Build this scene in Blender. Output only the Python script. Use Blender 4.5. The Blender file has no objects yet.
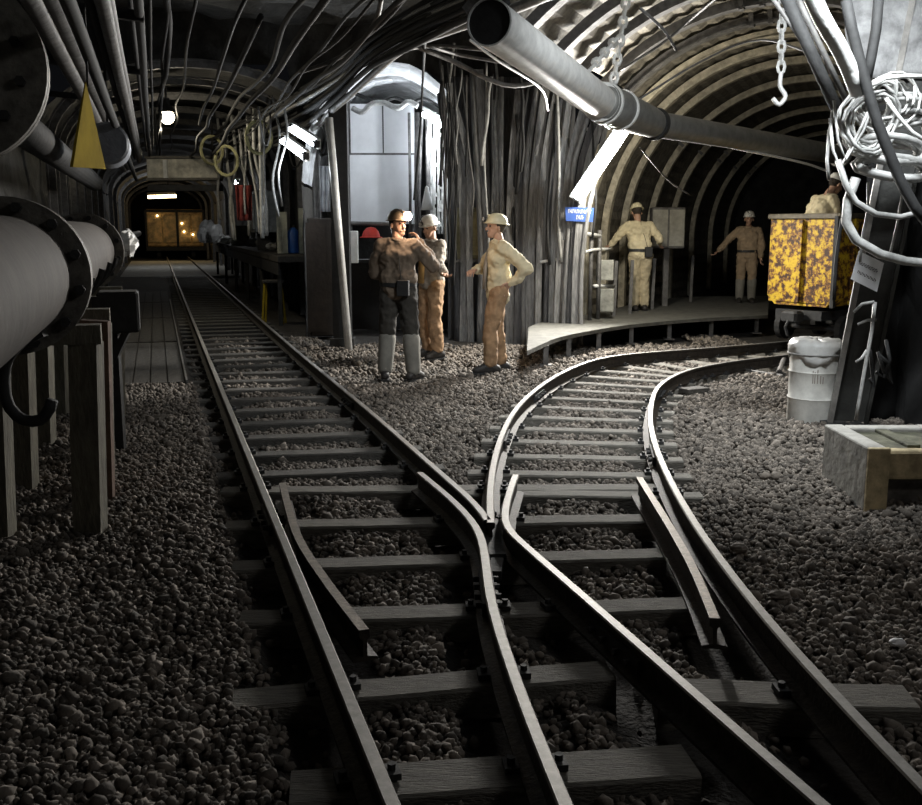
import bpy, math, random
import numpy as np
from mathutils import Vector, Matrix, noise
R_ = random.Random(7)
PI = math.pi
F_PX = 1000.0; CH = 1.65; HY = 228.0
PITCH = math.atan((402.5-HY)/F_PX)
sc = bpy.context.scene
COL = sc.collection

# ---------- camera geometry helpers (turn a measured pixel into a place) ----------
cp, sp = math.cos(PITCH), math.sin(PITCH)
def ray(px, py):
    a = px-461.0; b = 402.5-py
    return Vector((a, F_PX*cp+b*sp, -F_PX*sp+b*cp))
def P(px, py, Y):
    r = ray(px, py); k = Y/r.y
    return Vector((r.x*k, Y, CH+r.z*k))
def G(px, py, z=0.0):
    r = ray(px, py); k = (z-CH)/r.z
    return Vector((r.x*k, r.y*k, z))
_r = ray(155, HY)
D = Vector((_r.x, _r.y, 0)).normalized(); N = Vector((D.y, -D.x, 0))
def W(s, t, z): return Vector((D.x*s+N.x*t, D.y*s+N.y*t, z))
_r = ray(877, HY)
E = Vector((_r.x, _r.y, 0)).normalized(); FR = Vector((E.y, -E.x, 0))
CA = Vector((4.95, 15.5, 0)); RB = 2.9; ZB = 1.46
def B(k, a, r=RB):      # point on the side tunnel's arch; a in degrees, 0 right, 180 left
    c = CA+E*k
    a = math.radians(a)
    p = c+FR*(r*math.cos(a)); p.z = ZB+r*math.sin(a)
    return p

# ---------- materials ----------
MATS = {}
def mat(name, col, rough=.8, metal=0, var=.25, scale=12, bump=.3, col2=None, stretch=None, island=0, emit=None, estr=0, detail=6, lo=.35, hi=.65, bscale=None):
    if name in MATS: return MATS[name]
    m = bpy.data.materials.new(name); m.use_nodes = True
    nt = m.node_tree; n = nt.nodes; l = nt.links
    b = n['Principled BSDF']
    b.inputs['Roughness'].default_value = rough; b.inputs['Metallic'].default_value = metal
    if emit:
        b.inputs['Base Color'].default_value = (*col, 1)
        b.inputs['Emission Color'].default_value = (*emit, 1); b.inputs['Emission Strength'].default_value = estr
        MATS[name] = m; return m
    tc = n.new('ShaderNodeTexCoord'); mp = n.new('ShaderNodeMapping')
    l.new(tc.outputs['Object'], mp.inputs[0])
    if stretch: mp.inputs['Scale'].default_value = stretch
    nz = n.new('ShaderNodeTexNoise'); nz.inputs['Scale'].default_value = scale; nz.inputs['Detail'].default_value = detail
    nz.inputs['Roughness'].default_value = .65
    l.new(mp.outputs[0], nz.inputs[0])
    cr = n.new('ShaderNodeValToRGB')
    c2 = col2 if col2 else tuple(min(1, c*(1+var)) for c in col)
    c1 = col if col2 else tuple(c*(1-var) for c in col)
    cr.color_ramp.elements[0].position = lo; cr.color_ramp.elements[0].color = (*c1, 1)
    cr.color_ramp.elements[1].position = hi; cr.color_ramp.elements[1].color = (*c2, 1)
    l.new(nz.outputs[0], cr.inputs[0])
    out = cr.outputs[0]
    if island:
        ge = n.new('ShaderNodeNewGeometry'); mr = n.new('ShaderNodeMapRange')
        mr.inputs['To Min'].default_value = 1-island; mr.inputs['To Max'].default_value = 1+island
        l.new(ge.outputs['Random Per Island'], mr.inputs[0])
        mx = n.new('ShaderNodeVectorMath'); mx.operation = 'SCALE'
        l.new(out, mx.inputs[0]); l.new(mr.outputs[0], mx.inputs['Scale']); out = mx.outputs[0]
    l.new(out, b.inputs['Base Color'])
    if bump:
        n2 = n.new('ShaderNodeTexNoise'); n2.inputs['Scale'].default_value = bscale or scale*2.5; n2.inputs['Detail'].default_value = 5
        l.new(mp.outputs[0], n2.inputs[0])
        bp = n.new('ShaderNodeBump'); bp.inputs['Strength'].default_value = bump; bp.inputs['Distance'].default_value = .02
        l.new(n2.outputs[0], bp.inputs['Height']); l.new(bp.outputs[0], b.inputs['Normal'])
    MATS[name] = m; return m

rock = mat('rock', (.035,.034,.032), .9, var=.5, scale=3, bump=.9, bscale=9)
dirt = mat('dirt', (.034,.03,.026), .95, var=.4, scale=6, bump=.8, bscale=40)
stone = mat('stone', (.142,.122,.102), .9, var=.35, scale=9, bump=.4, island=.55)
timber = mat('timber', (.15,.14,.12), .85, var=.35, scale=9, bump=.6, stretch=(1,12,6))
darkwood = mat('dark_wood', (.05,.045,.038), .85, var=.4, scale=6, bump=.5, stretch=(8,1,3))
railside = mat('rail_side', (.035,.028,.022), .7, .4, var=.5, scale=20, bump=.3)
railtop = mat('rail_top', (.26,.25,.235), .58, 1, var=.15, scale=30, bump=.05)
checktop = mat('check_rail_top', (.20,.17,.14), .6, .7, var=.3, scale=30, bump=.2)
steel = mat('steel', (.13,.125,.12), .65, .3, var=.35, scale=10, bump=.25)
darksteel = mat('dark_steel', (.03,.03,.03), .75, .1, var=.4, scale=10, bump=.25)
ribm = mat('rib_steel', (.42,.38,.29), .65, .15, var=.4, scale=7, bump=.4)
galv = mat('galvanised', (.74,.74,.72), .42, .15, var=.15, scale=8, bump=.08)
ductgrey = mat('duct_grey', (.20,.20,.19), .5, .4, var=.2, scale=8, bump=.1)
pipem = mat('pipe_paint', (.09,.077,.067), .8, 0, var=.2, scale=5, bump=.15)
flangem = mat('flange', (.17,.16,.14), .65, .3, var=.4, scale=14, bump=.3)
cablem = mat('cable_grey', (.30,.30,.29), .55, 0, var=.3, scale=15, bump=.1)
cableb = mat('cable_black', (.016,.016,.016), .8, 0, var=.3, scale=15, bump=.1)
cablew = mat('cable_white', (.48,.48,.46), .5, 0, var=.2, scale=15, bump=.1)
concrete = mat('concrete', (.38,.37,.34), .9, var=.25, scale=6, bump=.4)
ochre = mat('ochre_concrete', (.50,.41,.25), .9, var=.35, scale=8, bump=.4)
deckm = mat('deck', (.10,.098,.085), .85, var=.3, scale=8, bump=.3)
sheet = mat('white_sheet', (.62,.63,.65), .7, var=.08, scale=2, bump=.15)
drumm = mat('drum', (.62,.61,.57), .6, .1, var=.2, scale=5, bump=.2)
plastic = mat('white_plastic', (.68,.68,.66), .4, var=.1, scale=6, bump=.3)
yellow = mat('yellow_paint', (.72,.55,.06), .5, var=.2, scale=10, bump=.1)
yelsign = mat('yellow_plate', (.30,.215,.02), .95, var=.2, scale=5, bump=.1)
yelsign.node_tree.nodes['Principled BSDF'].inputs['Specular IOR Level'].default_value = .05
olive = mat('olive_paint', (.17,.16,.09), .6, .1, var=.3, scale=6, bump=.1)
bluem = mat('blue_sign', (.04,.10,.36), .5, var=.08, scale=6, bump=0)
blued = mat('blue_plastic', (.03,.12,.42), .45, var=.1, scale=6, bump=0)
redm = mat('red_cloth', (.45,.03,.02), .7, var=.2, scale=10, bump=.2)
paperm = mat('paper', (.82,.82,.84), .8, var=.06, scale=10, bump=.05)
inkm = mat('ink', (.03,.03,.035), .8, var=.1, bump=0)
whitei = mat('white_ink', (.7,.72,.75), .7, var=.05, bump=0)
warmm = mat('amber_panel', (.45,.28,.10), .5, .2, var=.6, scale=3, bump=.3)
skin = mat('skin', (.42,.25,.17), .55, var=.1, scale=10, bump=.05)
hairm = mat('hair', (.03,.022,.015), .8, var=.2, bump=.3)
eyem = mat('eye', (.05,.04,.04), .2, var=.1, bump=0)
bootm = mat('boot', (.025,.022,.02), .6, var=.2, bump=.2)
beltm = mat('belt', (.02,.02,.02), .6, var=.2, bump=.2)
cream = mat('cream_cloth', (.62,.54,.36), .9, var=.15, scale=5, bump=.3)
khaki = mat('khaki_cloth', (.45,.38,.25), .9, var=.15, scale=5, bump=.3)
brownj = mat('brown_cloth', (.14,.105,.075), .9, var=.2, scale=5, bump=.3)
greyj = mat('grey_cloth', (.27,.24,.20), .9, var=.2, scale=5, bump=.3)
browntr = mat('rust_trousers', (.32,.20,.11), .9, var=.35, scale=5, bump=.3)
darktr = mat('dark_trousers', (.04,.036,.03), .9, var=.2, scale=5, bump=.3)
greytr = mat('grey_trousers', (.20,.19,.165), .9, var=.2, scale=5, bump=.3)
tanj = mat('tan_cloth', (.30,.22,.14), .9, var=.2, scale=5, bump=.3)
helw = mat('helmet_white', (.78,.77,.72), .35, var=.05, bump=0)
hely = mat('helmet_cream', (.66,.60,.40), .4, var=.05, bump=0)
helb = mat('helmet_brown', (.16,.11,.07), .4, var=.1, bump=0)
tube_e = mat('tube_light', (.9,.9,.9), emit=(.86,.93,1), estr=24)
tube_s = mat('tube_light_dim', (.9,.9,.9), emit=(.86,.93,1), estr=14)
warm_e = mat('warm_bulb', (.9,.9,.8), emit=(1,.88,.62), estr=22)
amber_e = mat('amber_bulb', (.9,.8,.6), emit=(1,.75,.38), estr=9)
head_e = mat('headlamp_bulb', (.9,.8,.7), emit=(1,.80,.60), estr=60)

# rusted yellow paint of the mine car: hard-edged flakes of rust and grime
def car_paint():
    m = bpy.data.materials.new('rusted_yellow'); m.use_nodes = True
    nt = m.node_tree; n = nt.nodes; l = nt.links; b = n['Principled BSDF']
    tc = n.new('ShaderNodeTexCoord')
    a = n.new('ShaderNodeTexNoise'); a.inputs['Scale'].default_value = 11; a.inputs['Detail'].default_value = 8; a.inputs['Roughness'].default_value = .7
    l.new(tc.outputs['Object'], a.inputs[0])
    r = n.new('ShaderNodeValToRGB'); e = r.color_ramp.elements
    e[0].position = .43; e[0].color = (.05,.02,.008,1); e[1].position = .535; e[1].color = (.62,.40,.02,1)
    x = e.new(.49); x.color = (.30,.13,.02,1); x = e.new(.64); x.color = (.70,.49,.03,1)
    l.new(a.outputs[0], r.inputs[0]); l.new(r.outputs[0], b.inputs['Base Color'])
    b.inputs['Roughness'].default_value = .6
    bp = n.new('ShaderNodeBump'); bp.inputs['Strength'].default_value = .4; bp.inputs['Distance'].default_value = .02
    l.new(a.outputs[0], bp.inputs['Height']); l.new(bp.outputs[0], b.inputs['Normal'])
    MATS['rusted_yellow'] = m; return m
carp = car_paint()

# ---------- mesh building ----------
ORG = {}
class MB:
    def __init__(s): s.v = []; s.f = []; s.m = []
    def add(s, vs, fs, mi=0):
        o = len(s.v); s.v += [tuple(v) for v in vs]
        s.f += [tuple(i+o for i in f) for f in fs]; s.m += [mi]*len(fs); return s
    def box(s, c, size, rz=0, mi=0, M=None, bev=0):
        hx, hy, hz = [a/2 for a in size]
        if M is None: M = Matrix.Rotation(rz, 3, 'Z')
        c = Vector(c)
        if bev:
            b = min(bev, hx*.9, hy*.9, hz*.9)
            vs = []
            rings = [(-hz, b), (-hz+b, 0), (hz-b, 0), (hz, b)]
            for z, ins in rings:
                X = hx-ins; Y = hy-ins
                for (x, y) in ((X-b, -Y), (X, -Y+b), (X, Y-b), (X-b, Y), (-X+b, Y), (-X, Y-b), (-X, -Y+b), (-X+b, -Y)):
                    vs.append(c+M@Vector((x, y, z)))
            fs = []
            for k in range(3):
                for i in range(8):
                    j = (i+1) % 8; fs.append((k*8+i, k*8+j, (k+1)*8+j, (k+1)*8+i))
            fs.append(tuple(range(7, -1, -1))); fs.append(tuple(24+i for i in range(8)))
            return s.add(vs, fs, mi)
        vs = [c+M@Vector((x*hx, y*hy, z*hz)) for z in (-1, 1) for (x, y) in ((-1,-1),(1,-1),(1,1),(-1,1))]
        return s.add(vs, [(3,2,1,0),(4,5,6,7),(0,1,5,4),(1,2,6,5),(2,3,7,6),(3,0,4,7)], mi)
    def beam(s, a, b, w, h, mi=0, up=None):
        a = Vector(a); b = Vector(b); z = (b-a); L = z.length; z.normalize()
        u = Vector(up) if up else (Vector((0,0,1)) if abs(z.z) < .9 else Vector((0,1,0)))
        x = u.cross(z).normalized(); y = z.cross(x)
        M = Matrix((x, y, z)).transposed()
        return s.box((a+b)/2, (w, h, L), mi=mi, M=M)
    def sweep(s, pts, prof, mi=0, closed=False, up=Vector((0,0,1)), mis=None, caps=True, fixed_up=True):
        pts = [Vector(p) for p in pts]; n = len(pts); k = len(prof); vs = []
        px = None
        for i, p in enumerate(pts):
            if closed: t = pts[(i+1) % n]-pts[i-1]
            else: t = pts[min(i+1, n-1)]-pts[max(i-1, 0)]
            t.normalize()
            if fixed_up: x = t.cross(up)
            else:
                if px is None:
                    x = t.cross(Vector((.13,.21,.97)) if abs(t.z) < .9 else Vector((1,.1,0)))
                else: x = px-t*px.dot(t)
            x.normalize(); px = x; y = x.cross(t).normalized()
            for (a, b) in prof: vs.append(p+x*a+y*b)
        fs = []; ms = []
        for i in range(n if closed else n-1):
            j = (i+1) % n
            for q in range(k):
                r = (q+1) % k; fs.append((i*k+q, i*k+r, j*k+r, j*k+q)); ms.append(mis[q] if mis else mi)
        if caps and not closed:
            fs.append(tuple(range(k-1, -1, -1))); fs.append(tuple((n-1)*k+i for i in range(k))); ms += [mi, mi]
        o = len(s.v); s.v += [tuple(v) for v in vs]; s.f += [tuple(i+o for i in f) for f in fs]; s.m += ms
        return s
    def tube(s, pts, r, seg=8, mi=0, closed=False):
        return s.sweep(pts, [(r*math.cos(2*PI*i/seg), r*math.sin(2*PI*i/seg)) for i in range(seg)], mi, closed, fixed_up=False)
    def cyl(s, a, b, r, seg=20, mi=0, r2=None):
        a = Vector(a); b = Vector(b); z = (b-a).normalized()
        x = z.cross(Vector((0,0,1)) if abs(z.z) < .9 else Vector((1,0,0))).normalized(); y = z.cross(x)
        r2 = r if r2 is None else r2; vs = []
        for (c, q) in ((a, r), (b, r2)):
            for i in range(seg):
                t = 2*PI*i/seg; vs.append(c+x*q*math.cos(t)+y*q*math.sin(t))
        fs = [(i, (i+1) % seg, seg+(i+1) % seg, seg+i) for i in range(seg)]+[tuple(range(seg-1, -1, -1)), tuple(range(seg, 2*seg))]
        return s.add(vs, fs, mi)
    def lathe(s, c, prof, seg=24, mi=0, M=None):
        c = Vector(c); M = M or Matrix.Identity(3); k = len(prof); vs = []
        for i in range(seg):
            t = 2*PI*i/seg
            for (r, z) in prof: vs.append(c+M@Vector((r*math.cos(t), r*math.sin(t), z)))
        fs = []
        for i in range(seg):
            j = (i+1) % seg
            for q in range(k-1): fs.append((i*k+q, j*k+q, j*k+q+1, i*k+q+1))
        return s.add(vs, fs, mi)
    def ball(s, c, rad, seg=14, ring=9, mi=0, M=None, jit=0):
        c = Vector(c); M = M or Matrix.Identity(3)
        if not hasattr(rad, '__len__'): rad = (rad,)*3
        vs = [c+M@Vector((0,0,-rad[2]))]
        for k in range(1, ring):
            p = -PI/2+PI*k/ring
            for i in range(seg):
                t = 2*PI*i/seg; q = 1+(R_.uniform(-jit, jit) if jit else 0)
                vs.append(c+M@Vector((rad[0]*q*math.cos(p)*math.cos(t), rad[1]*q*math.cos(p)*math.sin(t), rad[2]*q*math.sin(p))))
        vs.append(c+M@Vector((0,0,rad[2]))); L = len(vs)-1; fs = []
        for i in range(seg):
            j = (i+1) % seg
            fs.append((0, 1+j, 1+i)); fs.append((L, L-seg+i, L-seg+j))
            for k in range(ring-2): a = 1+k*seg; fs.append((a+i, a+j, a+seg+j, a+seg+i))
        return s.add(vs, fs, mi)
    def cap(s, a, b, ra, rb, seg=12):      # tapered capsule
        a = Vector(a); b = Vector(b); z = b-a; L = z.length
        if L < 1e-5: return s.ball(a, ra)
        z.normalize(); x = z.cross(Vector((0,0,1)) if abs(z.z) < .9 else Vector((1,0,0))).normalized(); y = z.cross(x)
        vs = []; rings = []
        for k in range(1, 4): t = -PI/2+PI/2*k/3; rings.append((a+z*ra*math.sin(t), ra*math.cos(t)))
        for k in range(0, 3): t = PI/2*k/3; rings.append((b+z*rb*math.sin(t), rb*math.cos(t)))
        vs.append(a-z*ra)
        for c, r in rings:
            for i in range(seg):
                t = 2*PI*i/seg; vs.append(c+x*r*math.cos(t)+y*r*math.sin(t))
        vs.append(b+z*rb); Lq = len(vs)-1; fs = []
        for i in range(seg):
            j = (i+1) % seg; fs.append((0, 1+j, 1+i)); fs.append((Lq, Lq-seg+i, Lq-seg+j))
            for k in range(len(rings)-1): q = 1+k*seg; fs.append((q+i, q+j, q+seg+j, q+seg+i))
        return s.add(vs, fs)
    def build(s, name, mats, parent=None, smooth=False, org=None):
        if not isinstance(mats, (list, tuple)): mats = [mats]
        V = np.array(s.v, dtype=float)
        if org is None:
            if parent is not None: org = ORG[parent]
            else:
                lo = V.min(0); hi = V.max(0); org = Vector(((lo[0]+hi[0])/2, (lo[1]+hi[1])/2, lo[2]))
        org = Vector(org)
        me = bpy.data.meshes.new(name)
        me.from_pydata((V-np.array(org)).tolist(), [], s.f)
        for m in mats: me.materials.append(m)
        if any(s.m): me.polygons.foreach_set('material_index', s.m)
        if smooth: me.polygons.foreach_set('use_smooth', [True]*len(s.f))
        me.update()
        o = bpy.data.objects.new(name, me); COL.objects.link(o)
        if parent is not None:
            o.parent = parent; o.location = org-ORG[parent]
        else: o.location = org
        ORG[o] = org
        return o
def tag(o, label=None, cat=None, group=None, kind=None):
    if label: o['label'] = label
    if cat: o['category'] = cat
    if group: o['group'] = group
    if kind: o['kind'] = kind
    return o
def empty(name, loc, label, cat, group=None):
    o = bpy.data.objects.new(name, None); COL.objects.link(o); o.location = loc; o.empty_display_size = .1
    ORG[o] = Vector(loc); return tag(o, label, cat, group)
def bevel(o, w=.01, seg=2):
    m = o.modifiers.new('bevel', 'BEVEL'); m.width = w; m.segments = seg; m.limit_method = 'ANGLE'; return o
def spline(pts, step=.15, tens=.5):
    pts = [Vector(p) for p in pts]; q = [2*pts[0]-pts[1]]+pts+[2*pts[-1]-pts[-2]]; out = []
    for i in range(1, len(q)-2):
        a, b, c, d = q[i-1:i+3]; n = max(1, int((c-b).length/step))
        for k in range(n):
            t = k/n; out.append(.5*((2*b)+(c-a)*t+(2*a-5*b+4*c-d)*t*t+(3*b-a-3*c+d)*t**3))
    out.append(pts[-1]); return out
def smooth_path(pts, it=4):
    pts = [Vector(p) for p in pts]
    for _ in range(it):
        pts = [pts[0]]+[(pts[i-1]+2*pts[i]+pts[i+1])/4 for i in range(1, len(pts)-1)]+[pts[-1]]
    return pts
ORD = ['first','second','third','fourth','fifth','sixth','seventh','eighth','ninth','tenth','eleventh','twelfth','thirteenth','fourteenth','fifteenth','sixteenth','seventeenth','eighteenth','nineteenth','twentieth']
def ordn(i):
    if i < 20: return ORD[i]
    t = {2:'twenty',3:'thirty',4:'forty',5:'fifty',6:'sixty'}[(i+1)//10]; u = (i+1) % 10
    return (t[:-1]+'ieth') if u == 0 else t+'-'+ORD[u-1]
def cable(name, pts, r, m, label, cat='cable', group=None, seg=6, step=.12):
    mb = MB().tube(spline(pts, step), r, seg)
    return tag(mb.build(name, m, smooth=True), label, cat, group)
def sag(a, b, d, n=6):
    a = Vector(a); b = Vector(b)
    return [a.lerp(b, i/n)-Vector((0,0,d*4*(i/n)*(1-i/n))) for i in range(n+1)]
WORLD = .004; EXPO = 0.0
K1 = 560; K1B = 200; K2 = 120; K3 = 120; K4 = 25; K5 = 60; K6 = 60; K7 = 70; K8 = 9; K11 = 30; KH = 12
# ================= TRACK =================
RAILS = []     # (list of plan points) used to keep stones off
PROF = [(-.055,0),(.055,0),(.055,.012),(.012,.026),(.009,.085),(.021,.096),(.023,.119),(.018,.126),(-.018,.126),(-.023,.119),(-.021,.096),(-.009,.085),(-.012,.026),(-.055,.012)]
PM = [0,0,0,0,0,0,0,1,0,0,0,0,0,0]
PM[6] = 1; PM[8] = 1
ZR = .014
def rail(pts, label, cat='rail', name='rail', z=ZR, top=None, it=6, step=.12, prof=PROF, pm=PM):
    p = [Vector((a, b, z)) for (a, b) in [(q[0], q[1]) for q in pts]]
    p = smooth_path(spline(p, step), it)
    RAILS.append([(q.x, q.y) for q in p])
    mb = MB().sweep(p, prof, mis=pm)
    o = mb.build(name, [railside, top or railtop])
    tag(o, label, cat); return o, p
def pix(pts): return [tuple(G(x, y, .14))[:2] for x, y in pts]
r1, p1 = rail([tuple(W(s, .53, 0))[:2] for s in np.arange(.6, 60, 3)], 'long straight left-hand rail of the main track', name='stock_rail', it=1, step=.5)
r2, p2 = rail([tuple(W(s, 1.62+.03*math.exp(-((s-8)/3)**2), 0))[:2] for s in [60,50,40,30,20,15,12,10,8,6,5.2]]+[(.140, 5.07)], 'right-hand rail of the straight track running from the frog point into the dark tunnel', name='point_rail', it=2)
r3, p3 = rail([(6.3,15.2),(5.4,14.3),(4.4,13.5),(3.6,13.0),(2.9,12.6),(2.1,12.15),(1.6,11.65),(1.11,10.62),(.73,9.46),(.47,8.38),(.31,7.33),(.21,6.32),(.165,5.54),(.155,5.02)], 'outer curved rail sweeping from the frog point round to the yellow mine car', name='point_rail')
r4, p4 = rail([(-.26,6.11),(-.13,5.72),(-.02,5.37),(.08,4.96),(.11,4.6),(.115,4.2),(.13,3.8),(.19,3.15),(.27,2.5),(.40,1.6),(.5,1.1)], 'bent wing rail running from the frog towards the bottom centre of the picture', name='wing_rail', it=3)
r5, p5 = rail([(.34,6.05),(.28,5.62),(.235,5.2),(.235,4.93),(.33,4.58),(.44,4.21),(.65,3.5),(.95,2.48),(1.22,1.6),(1.38,1.05)], 'bent wing rail running from the frog towards the bottom right corner', name='wing_rail', it=2)
r6, p6 = rail([(6.9,14.5),(5.9,13.5),(4.9,12.7),(3.96,12.05),(3.2,11.5),(2.61,10.93),(2.22,10.32),(1.90,9.55),(1.68,8.68),(1.52,7.9),(1.39,7.04),(1.31,6.32),(1.25,5.6),(1.21,4.84),(1.20,4.09),(1.21,3.48),(1.25,2.81),(1.3,2.2),(1.4,1.4),(1.48,1)], 'inner curved rail passing beside the white drum side of the curve', name='stock_rail', it=8)
CPROF = [(-.05,0),(.05,0),(.05,.012),(.008,.02),(.008,.085),(.022,.095),(.024,.128),(-.016,.128),(-.02,.095),(-.008,.085),(-.008,.02),(-.05,.012)]
CM = [0,0,0,0,0,0,1,0,0,0,0,0]
r7, p7 = rail(pix([(283,483),(290,510),(300,540),(330,585),(365,630)]), 'short check rail inside the left-hand straight rail', 'check rail', 'check_rail', top=checktop, it=2, prof=CPROF, pm=CM)
r8, p8 = rail([(1.10,5.98),(1.09,5.5),(1.075,4.9),(1.05,4.3),(1.0,3.72)], 'short check rail inside the inner curved rail', 'check rail', 'check_rail', top=checktop, it=2, prof=CPROF, pm=CM)
# fishplates: part of the rail they join
def fishplate(o, pts, near):
    i = min(range(len(pts)), key=lambda k: (pts[k]-Vector((near[0], near[1], ZR))).length)
    t = (pts[min(i+1, len(pts)-1)]-pts[i-1]).normalized(); x = Vector((t.y, -t.x, 0)); c = pts[i]
    mb = MB()
    for s in (-1, 1):
        q = c+x*(s*.022)+Vector((0,0,.055)); mb.beam(q-t*.22, q+t*.22, .018, .06)
        for k in (-.16,-.06,.06,.16): mb.cyl(q+t*k, q+t*k+x*(s*.035), .014, 6)
    mb.build('fishplate', darksteel, o)
fishplate(r6, p6, (1.36, 6.9)); fishplate(r6, p6, (1.9, 9.55)); fishplate(r3, p3, (.33, 7.45)); fishplate(r3, p3, (.75, 9.5))
fishplate(r1, p1, (-1.0, 5.2)); fishplate(r4, p4, (.115, 4.2)); fishplate(r5, p5, (.62, 3.6)); fishplate(r2, p2, tuple(W(9, 1.62, 0)[:2]))
# frog block between the wing rails
mb = MB(); mb.box((.165, 5.0, .035), (.09, .5, .05), rz=.05); mb.box((.17, 4.62, .03), (.06, .2, .045), rz=-.1)
mb.build('spacer_block', darksteel, r3)

# ================= SLEEPERS =================
SLEEP = []    # (centre x,y, half length, half width, angle)
def near_x(rp, y):
    best = None
    for k in range(len(rp)-1):
        a, b = rp[k], rp[k+1]
        if (a[1]-y)*(b[1]-y) <= 0 and a[1] != b[1]:
            return a[0]+(b[0]-a[0])*(y-a[1])/(b[1]-a[1])
    return None
def sleeper(cx, cy, L, w, ang, label, group, plates=True, h=.12, m=timber):
    ca, sa = math.cos(ang), math.sin(ang)
    e = Vector((cx, cy, .014-h))
    SLEEP.append((cx, cy, L/2, w/2, ang))
    me = MB(); n = max(4, int(L/.25)); prof = []
    # slightly irregular baulk with chamfered edges
    ws = []
    for i in range(n+1):
        x = -L/2+L*i/n; d = R_.uniform(-.006, .006); d2 = R_.uniform(-.004, .0)
        for (y, z) in ((-w/2, -h), (w/2, -h), (w/2+d, -.012), (w/2-.012+d, d2), (-w/2+.012+d, d2), (-w/2+d, -.012)):
            ws.append((cx+ca*x-sa*y, cy+sa*x+ca*y, .014+z))
    fs = []
    for i in range(n):
        for q in range(6): r = (q+1) % 6; fs.append((i*6+q, (i+1)*6+q, (i+1)*6+r, i*6+r))
    fs.append((0,1,2,3,4,5)); fs.append(tuple(n*6+k for k in (5,4,3,2,1,0)))
    me.add(ws, fs); o = me.build('sleeper', m); tag(o, label, 'sleeper', group)
    if plates:
        for rp in RAILS[:6]:
            for k in range(len(rp)-1):
                a, b = rp[k], rp[k+1]
                la = (a[0]-cx)*-sa+(a[1]-cy)*ca; lb = (b[0]-cx)*-sa+(b[1]-cy)*ca
                if la*lb <= 0 and la != lb:
                    t = la/(la-lb); x = a[0]+(b[0]-a[0])*t; y = a[1]+(b[1]-a[1])*t
                    u = (x-cx)*ca+(y-cy)*sa
                    if abs(u) < L/2-.05:
                        th = math.atan2(b[1]-a[1], b[0]-a[0]); X = Vector((math.sin(th), -math.cos(th), 0)); T = Vector((math.cos(th), math.sin(th), 0))
                        for s in (-1, 1):
                            tb = MB(); q = Vector((x, y, .014+.012))+X*(s*.075)
                            tb.box(q, (.045, .07, .022), rz=th-PI/2); tb.cyl(q+T*.0, q+Vector((0,0,.03)), .014, 6)
                            tb.build('rail_clip', darksteel, o)
GS = 'sleepers under the turnout'
# shared turnout sleepers: (y at left end, y at right end), left x, right x
rows = [(2.02,-.75,1.6),(2.62,-.28-.45,1.62),(3.02,-.62,.74),(3.52,-1.0,.98),(4.18,-1.12,1.16),(4.80,-1.2,1.25),(5.42,-1.3,1.28)]
specs = [(785,290,757,690,'near sleeper crossing the bottom centre of the picture'),
         (697,232,668,610,'rough sleeper with its squared end sticking out left of the straight rail'),
         (616,240,602,700,'long sleeper below the ends of both check rails'),
         (565,232,552,662,'long sleeper just below the frog'),
         (524,225,517,655,'long sleeper level with the frog point'),
         (489,222,486,668,'long sleeper at the upper ends of the check rails')]
for (ya, xa, yb, xb, lab) in specs:
    a = G(xa, ya, .014); b = G(xb, yb, .014); c = (a+b)/2
    sleeper(c.x, c.y, (b-a).length, .20 if c.y < 3.2 else .165, math.atan2(b.y-a.y, b.x-a.x), lab+', spanning the turnout', GS)
sleeper(1.15, 3.35, .9, .2, -.08, 'short sleeper half sunk in stones under the end of the right check rail', GS)
sleeper(.75, 2.0, 2.6, .22, -.05, 'nearest sleeper below the picture, under both tracks', GS)
th = math.atan2(N.y, N.x); darktimber = mat('dark_timber', (.075,.07,.062), .85, var=.35, scale=9, bump=.6, stretch=(1,12,6))  # same timber in a darker colour for the straight track
k = 0; s = 6.65
while s < 44:
    c = W(s, 1.08, 0)
    sleeper(c.x, c.y, 1.55, .17, th-.12 if s < 12 else th, 'worn sleeper under the straight track, %s beyond the frog' % ordn(k), 'sleepers of the straight track', plates=s < 13, m=darktimber)
    s += .62; k += 1
# curved track sleepers
def at_len(p, d):
    L = 0
    for i in range(len(p)-1):
        q = (p[i+1]-p[i]).length
        if L+q >= d: t = (d-L)/q; return p[i].lerp(p[i+1], t), (p[i+1]-p[i]).normalized()
        L += q
    return None, None
rp = list(reversed(p3)); d = 1.1; k = 0
rp6 = list(reversed(p6))
while True:
    a, t = at_len(rp, d)
    if a is None: break
    x = Vector((t.y, -t.x, 0))
    c = a+x*.56
    ang = math.atan2(x.y, x.x); ang = ang*.75 if a.y < 9 else ang
    if c.y > 5.75: sleeper(c.x, c.y, 1.5, .15, ang, 'narrow sleeper under the curved track, %s beyond the frog' % ordn(k), 'sleepers of the curved track', plates=True); k += 1
    d += .52

# ================= PLATFORM (raised walkway of the side tunnel) =================
PZ = .30
def pg(x, y, z=PZ): return G(x, y, z)
front = [pg(*q) for q in [(527,351),(540,345),(560,337),(600,329),(640,323.5),(700,318.5),(768,315)]]
back = [Vector((.93,13.75,PZ)), Vector((1.15,14.5,PZ)), Vector((1.45,14.95,PZ)), Vector((2.3,16.4,PZ)), Vector((3.4,18.6,PZ)), Vector((4.6,20.0,PZ)), Vector((6.2,20.2,PZ))]
front = spline(front, .3); back = spline(back, .3)
def resamp(p, n):
    L = [0]
    for i in range(len(p)-1): L.append(L[-1]+(p[i+1]-p[i]).length)
    out = []
    for k in range(n):
        d = L[-1]*k/(n-1); i = max(j for j in range(len(L)) if L[j] <= d+1e-9); i = min(i, len(p)-2)
        out.append(p[i].lerp(p[i+1], (d-L[i])/max(1e-9, L[i+1]-L[i])))
    return out
front = resamp(front, 30); back = resamp(back, 30)
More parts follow.
